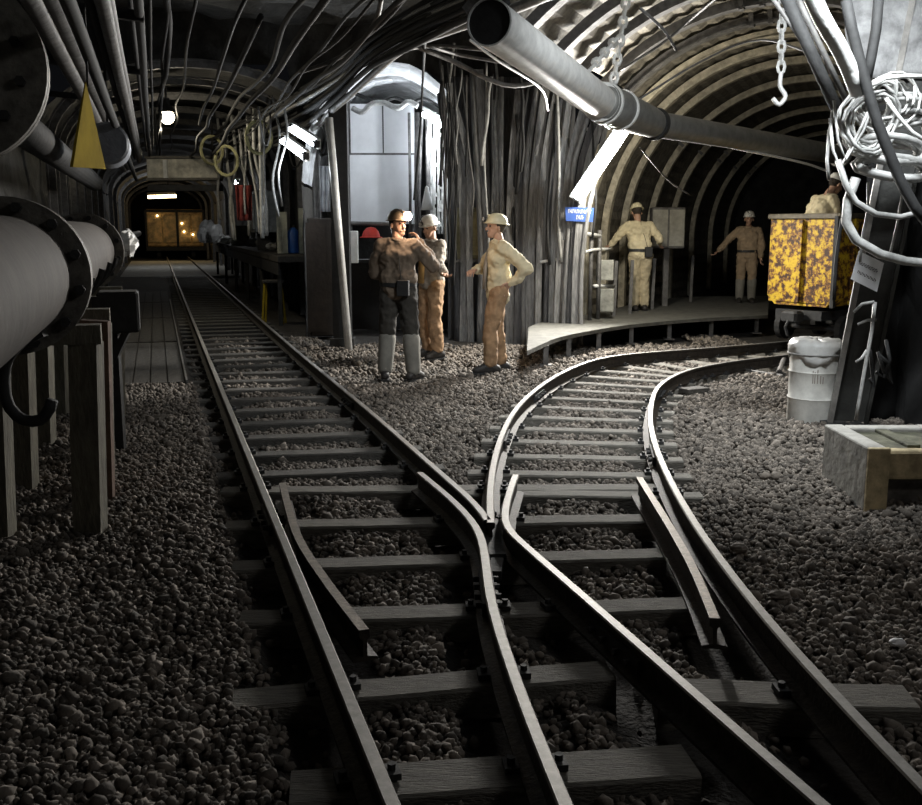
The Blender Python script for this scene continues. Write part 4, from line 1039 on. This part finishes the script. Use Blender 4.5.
# low dark pipe between the inner rail end and the drum
tag(MB().tube([G(785,356,.1), G(779,372,.05), G(784,374,.02)], .03, 8).tube([G(733,368,.02), G(783,376,.02)], .018, 8).build('ground_bar', steel), 'bent steel bar lying on the ballast left of the drum', 'bar')
g = G(694,392,.0); tag(bevel(MB().box((g.x,g.y,.02), (.28,.16,.05), rz=.5).build('flat_plate', darkwood), .006), 'small flat plate on the ballast inside the curve, right of the inner rail', 'plate')
# leaning steel post
pb_ = G(845, 437, -.1); pt = P(938, -30, 8.15)
e = empty('leaning_post', pb_, 'big dark steel post leaning to the right beside the drum', 'post')
ax = (pt-pb_).normalized(); rx = Vector((.93,-.34,0)); rx = (rx-ax*rx.dot(ax)).normalized(); ry = ax.cross(rx)
def strip(a, b, x0, x1, y0, y1, nm, m):
    vs = [q+rx*x+ry*y for q in (a, b) for (x, y) in ((x0,y0),(x1,y0),(x1,y1),(x0,y1))]
    return MB().add(vs, [(3,2,1,0),(4,5,6,7),(0,1,5,4),(1,2,6,5),(2,3,7,6),(3,0,4,7)]).build(nm, m, e)
pm_ = mat('post_steel', (.03,.03,.027), .6, .3, var=.4, scale=6, bump=.3)
strip(pb_, pt, -.165,-.12,-.12,.12,'flange',mat('post_edge_lit', (.2,.19,.175), .6, .3, var=.3, scale=8, bump=.3)); strip(pb_, pt, .12,.15,-.12,.12,'flange',pm_); strip(pb_, pt, -.12,.12,-.01,.015,'web',pm_)  # left flange in a lighter colour to carry its lit edge
MB().box(pb_+Vector((0,0,.12)), (.42,.4,.04)).build('base_plate', darksteel, e)
# notice on the post
Yp = 7.80
sign('notice', (P(859,251,Yp), P(884,263,Yp-.02), P(877,292,Yp-.02), P(851,279,Yp)), paperm, inkm, 'white paper notice with two lines of print fixed askew on the leaning post', [(.30,.12,((.12,.85),)),(.62,.1,((.15,.88),))], thick=.006)
# concrete block
a = G(865, 509, 0); b = G(829, 484, 0); sdv = (b-a); sdv.normalize(); fdv = Vector((sdv.y,-sdv.x,0)); Lb = .74; Wb = .72; Hb = .37
def bk(u, v, z): return a+fdv*u+sdv*v+Vector((0,0,z))
e = empty('concrete_block', bk(Wb/2,Lb/2,-.03), 'hollow concrete cable trough block in front of the leaning post', 'block')
def bb(u0,u1,v0,v1,z0,z1,nm,m,bv=.012):
    vs = [bk(u,v,z) for z in (z0,z1) for (u,v) in ((u0,v0),(u1,v0),(u1,v1),(u0,v1))]
    return bevel(MB().add(vs, [(3,2,1,0),(4,5,6,7),(0,1,5,4),(1,2,6,5),(2,3,7,6),(3,0,4,7)]).build(nm, m, e), bv)
bb(0,.12,.02,Lb,-.05,Hb,'side_wall',concrete); bb(Wb-.12,Wb,.02,Lb,-.05,Hb,'side_wall',concrete); bb(0,.13,0,.03,-.05,Hb,'end_face',ochre,.006)
bb(.12,Wb-.12,.05,Lb,.16,Hb-.025,'lid',mat('mossy', (.09,.09,.06), .9, var=.5, scale=9, bump=.5)); bb(.12,Wb-.12,.03,.12,.17,Hb-.02,'lintel',ochre,.02)
bb(.10,Wb-.10,.14,Lb,-.05,.16,'core',mat('core', (.13,.12,.11), .9, var=.4, scale=8)); bb(.12,Wb-.12,Lb-.14,Lb-.02,Hb-.08,Hb+.0,'end_ledge',concrete)
bb(.28,.36,.12,Lb-.1,Hb-.06,Hb-.005,'lid_ridge',MATS['mossy'],.006)

# ---------- cable tangle on the leaning post ----------
PC = P(882, 128, 7.55)
def coil(cx, cy, Y, rx_, rz_, turns, r, m, label, name='cable_coil', tilt=0., wob=.06, seed=0):
    rr = random.Random(seed); pts = []; c = P(cx, cy, Y); n = 14
    for k in range(turns*n+1):
        a = 2*PI*k/n; g = 1+wob*1.6*math.sin(a*.37+seed)+wob*.9*math.sin(a*1.13+seed*2)+rr.uniform(-.02,.02)
        x = rx_*g*math.cos(a); z = rz_*g*math.sin(a)
        pts.append(c+Vector((x*math.cos(tilt)-z*math.sin(tilt), -.02*k/n+.03*math.sin(a*.61)+rr.uniform(-.008,.008)+.05*math.cos(a*2), x*math.sin(tilt)+z*math.cos(tilt))))
    mb = MB().tube(spline(pts, .06), r, 7); return tag(mb.build(name, m, smooth=True), label, 'cable', 'cable coils on the leaning post')
coil(868,118,7.30,.13,.26,6,.010,cablew,'thin whitish cable coil on the left of the leaning post, tallest of the coils',tilt=-.35,seed=1)
coil(866,122,7.25,.17,.20,5,.012,cablem,'thin grey cable coil tangled over the tallest coil',tilt=-.5,wob=.12,seed=2)
coil(893,112,7.40,.27,.10,4,.014,cablem,'grey cable coil wrapped flat around the post at its top',tilt=.05,wob=.10,seed=3)
coil(886,98,7.30,.20,.15,4,.009,cablew,'loose thin white coil above the flat grey coil',tilt=.4,wob=.18,seed=4)
coil(903,130,7.45,.22,.12,4,.017,cablem,'coil of thicker grey cable right of the tall coil',tilt=-.1,wob=.08,seed=5)
coil(888,150,7.30,.24,.085,3,.026,cablem,'thick grey hose wound round the leaning post, upper of two',tilt=-.12,wob=.03,seed=6)
coil(893,168,7.30,.25,.07,3,.030,cablem,'thick grey hose wound round the leaning post, lower of two',tilt=-.12,wob=.03,seed=7)
def rc(pts, Y, r, m, label, name='cable', dy=0): 
    return cable(name, [P(x, y, Y+dy*i) for i, (x, y) in enumerate(pts)], r, m, label, 'cable')
rc([(838,160),(846,185),(856,202),(876,214),(900,217),(925,211),(945,196)],7.15,.022,cablem,'grey cable drooping in a wide loop across the leaning post, upper of two loops')
rc([(856,178),(848,200),(846,222),(856,240),(880,254),(905,261),(940,264)],7.2,.034,cablem,'thick grey hose drooping across the leaning post, lower of two loops')
rc([(846,0),(852,30),(860,62),(868,92),(877,122),(888,150),(900,180),(914,206),(935,232)],6.9,.036,cableb,'thick black cable running down from the roof across all the coils')
rc([(879,-5),(876,30),(871,58),(866,82)],7.0,.034,cableb,'short thick black cable meeting the long black one above the coils')
rc([(886,98),(898,116),(912,132),(940,150)],7.0,.014,cablew,'whitish cable slanting right below the coils')
rc([(870,86),(886,78),(905,76),(940,77)],7.05,.016,cablew,'whitish cable running off to the right above the coils')
rc([(833,110),(829,135),(827,160),(829,180)],7.2,.012,cablem,'thin cable hanging left of the coils down to the leaning man')
rc([(830,118),(833,150),(840,168),(852,146),(868,112)],7.15,.011,cablew,'thin white cable looped in a V on the left of the coils')
rc([(834,100),(838,140),(846,160),(864,130),(874,100)],7.1,.010,cablem,'thin grey cable looped in a V over the white one')
rc([(852,184),(842,220),(836,262),(834,300)],7.55,.014,cableb,'black cable hanging in front of the mine car corner')
rc([(868,182),(868,210),(862,238),(860,262)],7.5,.010,cablem,'thin cable hanging beside the notice')
rc([(902,196),(897,226),(890,254)],7.5,.010,cablem,'thin cable hanging right of the notice')
rc([(875,302),(872,330),(868,352),(862,385),(856,420)],7.5,.014,cablem,'pale cable hanging down the front of the leaning post')
rc([(854,312),(862,304),(874,302)],7.5,.013,cablem,'short bent cable end above the pale hanging cable')
rc([(858,324),(868,320),(876,320)],7.5,.012,cablem,'short cable stub below the bent cable end')
rc([(856,362),(862,358),(867,350)],7.5,.012,cablem,'short cable stub on the post, lowest of the stubs')
for i, pts in enumerate(([(870,350),(872,370),(874,388),(870,378)],[(878,352),(884,372),(892,384),(888,362),(880,356)],[(886,340),(890,360),(884,378),(876,372)])):
    rc(pts, 7.7, .014, cableb, ['black cable loop','twisted black cable loop','small black cable loop'][i]+' hanging in the dark right of the post')
# pipes and sheet above the coils
e = empty('light_hose', P(858,90,7.0), 'fat pale hose slanting down from the roof to the coils', 'hose')
MB().tube(spline([P(805,-20,6.6), P(822,18,6.7), P(836,42,6.8), P(848,66,6.9), P(858,92,7.0)], .08), .055, 12).build('tube', mat('pale_hose', (.6,.6,.58), .45, var=.15, scale=8), e, smooth=True)
for i, (x0,y0,x1,y1,r,m,lb) in enumerate(((783,-10,838,112,.045,darksteel,'dark steel bar slanting down from the roof, left of the pale hose'),(796,-5,846,100,.022,steel,'thin steel rod between the slanting bar and the pale hose'),(768,-8,832,84,.016,steel,'thin steel rod furthest left of the slanting bars'))):
    tag(MB().cyl(P(x0,y0,7.4), P(x1,y1,7.6), r, 10).build('slanting_bar', m, smooth=True), lb, 'bar')
e = empty('pale_sheet', P(880,80,8.3), 'crumpled pale sheet behind the cables at the upper right corner', 'sheet')
mb = MB(); vs = []
for j in range(11):
    for i in range(13): p = P(846+7.5*i, -20+9.8*j, 8.15); p.y += .06*noise.noise(Vector((i*.5,j*.5,1))); vs.append(p)
o = mb.add(vs, [(j*13+i, j*13+i+1, (j+1)*13+i+1, (j+1)*13+i) for j in range(10) for i in range(12)]).build('sheet', mat('dusty_sheet', (.30,.30,.30), .8, var=.35, scale=7, bump=.6), e, smooth=True); md = o.modifiers.new('s','SOLIDIFY'); md.thickness = .02
# black hanging sheet added right of the post to darken the lit wall
mb = MB(); vs = []; a = P(884,440,8.25); 
for j in range(15):
    for i in range(9):
        q = P(866+9*i,228,8.45); vs.append(Vector((q.x+.01*math.sin(j), q.y+.04*math.sin(i*1.4+j*.2), -.02+2.9*j/14)))
o = mb.add(vs, [(j*9+i, j*9+i+1, (j+1)*9+i+1, (j+1)*9+i) for j in range(14) for i in range(8)]).build('blackout_sheet', mat('blackout_black', (.008,.008,.008), .9, var=.2, bump=.1), smooth=True); md = o.modifiers.new('s','SOLIDIFY'); md.thickness = .02
tag(o, 'black sheet hanging to the ground right of the leaning post, added to darken the wall', 'sheet')
# hook chain under the vault
chain(P(782,-10,9.0), P(781,72,9.0), 'chain hanging under the vault above the mine car', link=.11, r=.014, group=None)
hk = P(781,72,9.0)
tag(MB().tube(spline([hk, hk+Vector((0,0,-.12)), hk+Vector((.05,0,-.2)), hk+Vector((0,0,-.27)), hk+Vector((-.06,0,-.22))], .02), .02, 8).build('lifting_hook', galv, smooth=True), 'steel hook at the end of the chain under the vault', 'hook')

# ================= CABLES UNDER THE ROOF =================
def cb(pts, r, m, label, g=None, name='cable'):
    return cable(name, [P(*q) for q in pts], r, m, label, 'cable', g)
cb([(225,160,24),(300,135,17),(335,108,14.0),(372,75,12.2),(405,48,11),(450,30,10),(505,12,9),(560,-10,8)],.045,cablem,'pale thick cable sweeping up over the mouth of the chamber to the duct')
cb([(400,50,11),(440,46,11.4),(500,50,11.6),(545,40,11.8)],.02,steel,'thin cable going right from the top of the pale thick cable')
cb([(420,48,11),(455,62,11.4),(490,80,11.6),(515,86,11.8),(545,80,12),(585,66,12)],.026,steel,'cable drooping in a wide arc left of the shiny duct, lower one')
cb([(425,45,11),(460,55,11.6),(500,62,11.6),(540,70,12)],.018,steel,'cable drooping left of the shiny duct, upper one')
cb([(425,40,10.5),(423,75,13),(420,130,14),(414,200,14.4)],.016,cableb,'long black cable hanging in front of the white screen')
cb([(382,-5,9),(376,20,9.5),(358,45,10),(330,62,10.5),(300,72,11)],.022,steel,'cable curving away left from the top centre of the picture')
cb([(470,40,10.5),(500,62,11),(540,88,12),(548,110,13)],.014,galv,'thin wire passing below the near end of the shiny duct')
cb([(620,70,10.9),(660,45,10.5),(690,20,10),(720,-5,9)],.014,steel,'thin wire slanting up right from the duct coupling')
cb([(640,8,9.4),(664,30,9.6),(676,50,9.8)],.014,steel,'thin wire crossing the other near the top of the vault')
cb([(625,108,11),(700,62,11),(760,40,10.5),(830,60,9.5)],.012,steel,'thin wire slung under the vault towards the coils')
e = cb([(660,132,11.5),(720,145,12.6),(800,162,14),(830,172,14.6)],.016,galv,'thin pale cable tied along the underside of the grey duct')
cb([(480,42,7.8),(510,62,8.4),(560,95,9.6),(610,128,10.6)],.014,galv,'thin pale cable tied along the underside of the shiny duct')
cb([(640,148,12.5),(668,180,13.4),(690,195,14)],.010,steel,'fine wire hanging below the coupling towards the grey cabinet')
rq = random.Random(11)
for i in range(26):      # bundle over the tunnel mouth
    o1 = rq.uniform(-26, 14); m = rq.choice([cableb,cableb,cableb,cablem])
    pts = [(222+rq.uniform(-15,15),150+o1*.6,rq.uniform(19,23)),(285+rq.uniform(-8,8),122+o1*.9,16.5),(332,92+o1,13.8),(372+rq.uniform(-5,5),58+o1,12),(410,32+o1,10.8),(460,8+o1,9.6),(505,-12+o1,8.6)]
    pts = [(x+rq.uniform(-2.5,2.5), y+rq.uniform(-2.5,2.5), Y) for x, y, Y in pts]
    cb(pts, rq.uniform(.012,.032), m, 'cable in the bundle slung from the straight tunnel to the roof, strand %s' % ordn(i), 'cable bundle over the tunnel mouths')
for i in range(13):      # cables along the straight tunnel roof
    t = rq.uniform(-.9, 2.4); z = rq.uniform(2.75, 3.5); m = rq.choice([cableb,cableb,cableb,darksteel]); s0 = rq.uniform(4,8); s1 = rq.uniform(17,34)
    pts = [W(s, t+rq.uniform(-.04,.04), z+rq.uniform(-.08,.03)+.2) for s in np.arange(s0, s1, 1.9)]
    cable('roof_cable', pts, rq.uniform(.012,.03), m, 'cable running under the roof of the straight tunnel, %s from the left wall' % ordn(i), 'cable', 'cables under the straight roof', step=.25)
for i in range(16):      # hooks and loops dangling at the right of the straight tunnel mouth
    a = on(rq.uniform(228,330), rq.uniform(15,22), rq.uniform(3.0,3.5)); w_ = rq.uniform(.12,.35); d_ = rq.uniform(.2,.6)
    pts = [a, a+N*w_*.4-Vector((0,0,d_)), a+N*w_*.9-Vector((0,0,d_*.8)), a+N*w_+Vector((0,0,.1))]
    cable('cable_loop', pts, rq.uniform(.012,.022), rq.choice([cablem,cableb,steel]), 'short cable loop dangling from the roof at the tunnel mouth, %s from the left' % ordn(i), 'cable', 'dangling loops at the tunnel mouth', step=.06)
# ================= PEOPLE =================
wr = bpy.data.textures.new('cloth_folds', 'CLOUDS'); wr.noise_scale = .09; wr.noise_depth = 2
def person(label, foot, yaw, H, jm, tm, bm, hm, pose=None, head_yaw=0, head_pitch=0, lamp=False, lean=(0,0), open_jacket=None, coat_len=.86, extras=None, legs_m=None, group=None):
    s_ = H/1.75; Rz = Matrix.Rotation(yaw, 3, 'Z'); foot = Vector(foot)
    J = dict(hl=(-.095,0,.93), hr=(.095,0,.93), kl=(-.11,.03,.50), kr=(.11,.03,.50), al=(-.115,-.01,.09), ar=(.115,-.01,.09), tl=(-.13,.15,.035), tr=(.13,.15,.035),
             pel=(0,0,.98), wst=(0,.0,1.10), ch=(0,.0,1.30), nk=(0,-.005,1.50), hd=(0,.025,1.635), sl=(-.185,-.01,1.42), sr=(.185,-.01,1.42), el=(-.25,-.03,1.13), er=(.25,-.03,1.13), wl=(-.25,.07,.89), wr=(.25,.07,.89))
    J.update(pose or {})
    Jv = {}
    for k, v in J.items():
        v = Vector(v); f = max(0, v.z-.93) if k not in ('kl','kr','al','ar','tl','tr') else 0
        Jv[k] = v+Vector((lean[0]*f, lean[1]*f, 0)) if k not in (pose or {}) or k in ('nk','hd') else v
    def w(v): return foot+Rz@(Vector(v)*s_)
    e = empty('person', foot, label, 'person', group)
    j = Jv
    def bodymesh(name, caps, m, vox, disp=0, sm=4, tex=wr):
        mb = MB()
        for c in caps:
            if c[0] == 'ell': mb.ball(w(c[1]), tuple(x*s_ for x in c[2]), 16, 12, M=Rz@(c[3] if len(c) > 3 else Matrix.Identity(3)))
            else: mb.cap(w(c[0]), w(c[1]), c[2]*s_, c[3]*s_)
        o = mb.build(name, m, e, smooth=True)
        r = o.modifiers.new('remesh', 'REMESH'); r.mode = 'VOXEL'; r.voxel_size = vox; r.use_smooth_shade = True
        q = o.modifiers.new('smooth', 'SMOOTH'); q.iterations = sm; q.factor = .5
        if disp:
            d = o.modifiers.new('folds', 'DISPLACE'); d.texture = tex; d.strength = disp; d.texture_coords = 'GLOBAL'; d.mid_level = .5
        return o
    hd = j['hd']; HM = Matrix.Rotation(head_yaw, 3, 'Z')@Matrix.Rotation(head_pitch, 3, 'X')
    def h(v): return hd+HM@Vector(v)
    caps = [('ell', h((0,-.005,.025)), (.077,.095,.10), HM), (h((0,.035,-.04)), h((0,.055,-.085)), .055, .038), (j['nk'], h((0,-.02,-.06)), .058, .052),
            (h((0,.085,.01)), h((0,.112,-.025)), .012, .017), (h((-.078,-.005,.0)), h((-.082,-.01,-.03)), .016, .012), (h((.078,-.005,.0)), h((.082,-.01,-.03)), .016, .012),
            (h((-.03,.083,.035)), h((.03,.083,.035)), .016, .016), (h((-.022,.088,-.062)), h((.022,.088,-.062)), .009, .009),
            (j['ch'], j['nk'], .08, .055), (j['ch'], j['pel'], .08, .08), (j['sl'], j['sr'], .055, .055)]
    for d in 'lr':
        caps += [(j['s'+d], j['e'+d], .045, .037), (j['e'+d], j['w'+d], .036, .025), (j['h'+d], j['k'+d], .06, .05), (j['k'+d], j['a'+d], .050, .035), (j['a'+d], j['t'+d], .035, .03)]
        # hand: palm and five fingers, curled towards the body's front
        fw = (j['w'+d]-j['e'+d]).normalized(); sg = -1 if d == 'l' else 1
        side = Vector((0,1,0)); side = (side-fw*side.dot(fw))
        if side.length < .2: side = Vector((0,0,1)); side = side-fw*side.dot(fw)
        side.normalize(); pal = fw.cross(side)*sg; pal.normalize()
        if (pose or {}).get('palm'+d): pal = Vector(pose['palm'+d]).normalized(); pal = (pal-fw*pal.dot(fw)).normalized(); side = pal.cross(fw).normalized()
        wv = j['w'+d]
        for q in (-.026,-.009,.009,.026): caps.append((wv+fw*.01+side*q*.6, wv+fw*.085+side*q, .016, .013))
        for q, L in ((.031,.070),(.0105,.080),(-.0105,.075),(-.031,.058)):
            a = wv+fw*.085+side*q; b = a+fw*L*.45+side*q*.15+pal*.012; c = b+fw*L*.32+pal*.022; dd = c+fw*L*.12+pal*.026
            caps += [(a, b, .0095, .009), (b, c, .009, .008), (c, dd, .008, .007)]
        a = wv+fw*.02+side*.03; b = a+fw*.035+side*.03+pal*.012; c = b+fw*.035+side*.008+pal*.016; caps += [(a, b, .013, .011), (b, c, .011, .009)]
    body = bodymesh('body', caps, skin, .0062*s_, sm=2)
    # jacket
    ch = j['ch']; pel = j['pel']; wst = j['wst']; sx = (j['sr']-j['sl']).normalized()
    cj = [(j['sl'], j['sr'], .075, .075), (ch-sx*.08, ch+sx*.08, .138, .138), (wst-sx*.07, wst+sx*.07, .138, .138), (pel-sx*.055+Vector((0,0,(coat_len-.86)-.03)), pel+sx*.055+Vector((0,0,(coat_len-.86)-.03)), .132, .132),
          (ch, j['nk']-Vector((0,0,.05)), .12, .075), (ch-sx*.075, wst-sx*.06, .122, .12), (ch+sx*.075, wst+sx*.06, .122, .12), (wst-sx*.06, pel-sx*.055, .122, .132), (wst+sx*.06, pel+sx*.055, .122, .132)]
    for d in 'lr':
        cu = j['e'+d].lerp(j['w'+d], .93)
        cj += [(j['s'+d], j['e'+d], .080, .068), (j['e'+d], cu, .070, .050), (j['s'+d], ch, .075, .10)]
    jk = bodymesh('jacket', cj, jm, .012*s_, .055)
    MBc = MB().tube([w(j['nk']+Vector((.072*math.cos(a), .062*math.sin(a)+.005, -.025+.012*math.sin(a*2)))) for a in np.linspace(0,2*PI,19)[:-1]], .018*s_, 8, closed=True).build('collar', jm, jk, smooth=True)
    if open_jacket:
        front = []
        a = w(j['nk']+Vector((0,.115,-.12))); b = w(ch+Vector((0,.150,-.1))); c = w(pel+Vector((0,.160,-.03)))
        MB().sweep([a, b, c], [(-.055*s_,-.012),(.055*s_,-.012),(.05*s_,.012),(-.05*s_,.012)], up=Rz@Vector((0,1,0))).build('shirt_front', open_jacket, jk, smooth=True)
    # trousers
    ct = [(j['hl'], j['hr'], .115, .115), (pel, pel-Vector((0,0,.05)), .125, .12)]
    for d in 'lr': ct += [(j['h'+d], j['k'+d], .115, .088), (j['k'+d], j['a'+d]+Vector((0,0,.04)), .074 if legs_m else .090, .060 if legs_m else .080)]
    bodymesh('trousers', ct, tm, .012*s_, .045)
    if legs_m:
        for d in 'lr':
            mb = MB().cap(w(j['k'+d].lerp(j['a'+d], .15)), w(j['a'+d]+Vector((0,0,.03))), .094*s_, .080*s_)
            mb.build('gaiter', legs_m, e, smooth=True)
    for d in 'lr':
        a = j['a'+d]; t = j['t'+d]; hl = a+(a-t)*.45; hl.z = t.z+.012
        cbm = [(hl, t, .046, .044), (a, a+Vector((0,0,.12)), .056, .060), (a, t, .052, .042), (a, hl, .052,.048)]
        o = bodymesh('boot', cbm, bm, .010*s_, 0, sm=2)
        MB().box(w((hl+t)/2-Vector((0,0,.035)))+Vector((0,0,-.004)), ((.085)*s_, ((t-hl).length+.09)*s_, .02*s_), rz=yaw+math.atan2(-(t-hl).x, (t-hl).y)).build('sole', beltm, o)
    # belt with cap-lamp battery
    pb = pel+Vector((0,0,.035)); bl = []
    for a in np.linspace(0, 2*PI, 29)[:-1]: bl.append(w(pb+sx*.195*math.cos(a)+Vector((0,.142*math.sin(a),0))))
    if open_jacket: bl = []
    bt_ = None if open_jacket else MB().sweep(bl, [(-.006,-.022),(.006,-.022),(.006,.022),(-.006,.022)], closed=True).build('belt', beltm, e)
    if coat_len >= .86 and not open_jacket: MB().box(w(pb+sx*.10+Vector((0,-.155,-.03))), (.13*s_,.055*s_,.17*s_), rz=yaw, bev=.01).build('battery_pack', beltm, bt_)
    # face, hair, helmet
    for q in (-.031,.031): MB().ball(w(h((q,.082,.012))), .012*s_, 10, 8).build('eye', eyem, body, smooth=True)
    mb = MB().ball(w(h((0,-.022,.03))), (.083*s_,.092*s_,.095*s_), 18, 12, M=Rz@HM); mb.build('hair', hairm, e, smooth=True)
    HW = Rz@HM; hp = w(h((0,-.004,.045)))
    he = MB().lathe(hp, [(.108*s_,0),(.108*s_,.03*s_),(.098*s_,.065*s_),(.076*s_,.095*s_),(.04*s_,.113*s_),(0,.118*s_)], 26, M=HW@Matrix.Diagonal((.95,1.16,1))).build('helmet', hm, e, smooth=True)
    MB().lathe(hp, [(.10*s_,.004),(.128*s_,-.006),(.130*s_,.0),(.108*s_,.012)], 26, M=HW@Matrix.Diagonal((.93,1.17,1))).build('brim', hm, he, smooth=True)
    MB().cap(w(h((0,-.10,.125))), w(h((0,.10,.13))), .012*s_, .012*s_).build('ridge', hm, he, smooth=True)
    lp = h((0,.128,.085)); fwd = HM@Vector((0,1,0))
    MB().cyl(w(lp), w(lp+fwd*.03), .026*s_, 14).build('lamp_body', beltm, he)
    if lamp:
        MB().ball(w(lp+fwd*.045), lamp*s_, 14, 9).build('lamp_lens', head_e, he, smooth=True)
    else: MB().cyl(w(lp+fwd*.03), w(lp+fwd*.034), .022*s_, 14).build('lamp_lens', plastic, he)
    pts = [w(lp), w(h((.05,.06,.16))), w(h((.03,-.09,.12))), w(h((.03,-.115,-.02))), w(j['nk']+Vector((.04,-.10,-.14))), w(ch+Vector((.06,-.15,-.05))), w(pb+Vector((.09,-.15,.0)))]
    MB().tube(spline(pts, .04), .0045, 5).build('lamp_cord', beltm, he, smooth=True)
    return e, w, j
# yaw: facing direction = rotate +Y by yaw (yaw=+90deg faces -X, i.e. left in the picture)
f1 = G(401, 379, -.01)
e1, w1, j1 = person('man with brown jacket and glowing headlamp, standing nearest, seen from behind', (f1.x-.02, f1.y, -.015), math.radians(-14), 1.82, brownj, darktr, bootm, helb,
    pose=dict(kl=(-.13,.02,.50), al=(-.15,-.02,.09), tl=(-.19,.12,.035), kr=(.13,.02,.50), ar=(.16,-.01,.09), tr=(.21,.12,.035), el=(-.27,.02,1.14), wl=(-.16,.20,1.05), er=(.36,.10,1.20), wr=(.17,.25,1.46), palmr=(-1,.2,.2)),
    head_yaw=math.radians(-128), lamp=.044, legs_m=greytr)
lq = w1(j1['hd']+Matrix.Rotation(math.radians(-128),3,'Z')@Vector((0,.25,.08)))
point(e1, lq, .03, KH, (1,.72,.5))
f2 = G(432, 357, -.0)
person('man in grey jacket and pale helmet standing behind the others, facing left', (f2.x+.0, f2.y, -.01), math.radians(125), 1.78, greyj, browntr, bootm, helw,
    pose=dict(er=(.20,.20,1.22), wr=(.02,.36,1.12), el=(-.33,.12,1.20), wl=(-.52,.16,1.10)), head_yaw=math.radians(15), head_pitch=-.25, open_jacket=MATS['amber_panel'])
f3 = G(493, 371, -.0)
e3, w3, j3 = person('man in open cream jacket and rust trousers standing hand on hip, facing left', (f3.x+.05, f3.y, -.01), math.radians(100), 1.78, cream, browntr, bootm, hely,
    pose=dict(kl=(-.09,.10,.50), al=(-.10,.10,.09), tl=(-.10,.27,.035), kr=(.09,.0,.50), ar=(.10,-.06,.09), tr=(.12,.10,.035), el=(-.30,-.27,1.19), wl=(-.20,-.10,1.02), er=(.27,.12,1.17), wr=(.10,.24,1.16)),
    head_yaw=math.radians(8), head_pitch=.08, open_jacket=greyj, coat_len=.79)
f4 = P(639, 311, 16.6)
person('man in cream jacket on the platform, seen from behind, arm stretched to the left', (f4.x, f4.y, PZ-.005), math.radians(4), 1.72, cream, khaki, bootm, hely,
    pose=dict(el=(-.36,.05,1.27), wl=(-.50,.12,1.10), er=(.32,.03,1.2), wr=(.36,.16,1.12), kl=(-.08,.03,.5), kr=(.08,.05,.5), al=(-.08,.0,.09), ar=(.09,.02,.09), tl=(-.09,.16,.035), tr=(.10,.18,.035)),
    lean=(-.08,.16), head_yaw=.1, head_pitch=-.35)
f5 = P(745, 302, 18.4)
person('man in tan coveralls and white helmet beside the mine car, arm stretched to the left', (f5.x, f5.y, PZ-.005), math.radians(168), 1.62, tanj, tanj, bootm, helw,
    pose=dict(er=(.36,.04,1.24), wr=(.56,.10,1.02), el=(-.26,.0,1.14), wl=(-.25,.08,.9)), head_yaw=0, legs_m=greytr)
f6 = cw(-.45,-.2,0)
person('man in pale yellow jacket and white helmet leaning over inside the mine car', (f6.x, f6.y, Z0+.035), math.radians(-72), 1.66, cream, darktr, bootm, helw,
    pose=dict(el=(-.22,.30,1.10), wl=(-.18,.42,.98), er=(.22,.34,1.08), wr=(.18,.46,.96)), lean=(0,.62), head_pitch=-.4)
# ================= CAMERA / WORLD / VIEW =================
cam = bpy.data.cameras.new('camera'); co = bpy.data.objects.new('camera', cam); COL.objects.link(co)
cam.sensor_fit = 'HORIZONTAL'; cam.sensor_width = 36; cam.lens = 36*F_PX/922; cam.clip_end = 200
co.location = (0, 0, CH); co.rotation_euler = (PI/2-PITCH, 0, 0); sc.camera = co
w = bpy.data.worlds.new('world'); sc.world = w; w.use_nodes = True
w.node_tree.nodes['Background'].inputs[0].default_value = (.8,.85,1,1); w.node_tree.nodes['Background'].inputs[1].default_value = WORLD
sc.view_settings.view_transform = 'Standard'; sc.view_settings.look = 'None'; sc.view_settings.gamma = 1
sc.view_settings.exposure = EXPO
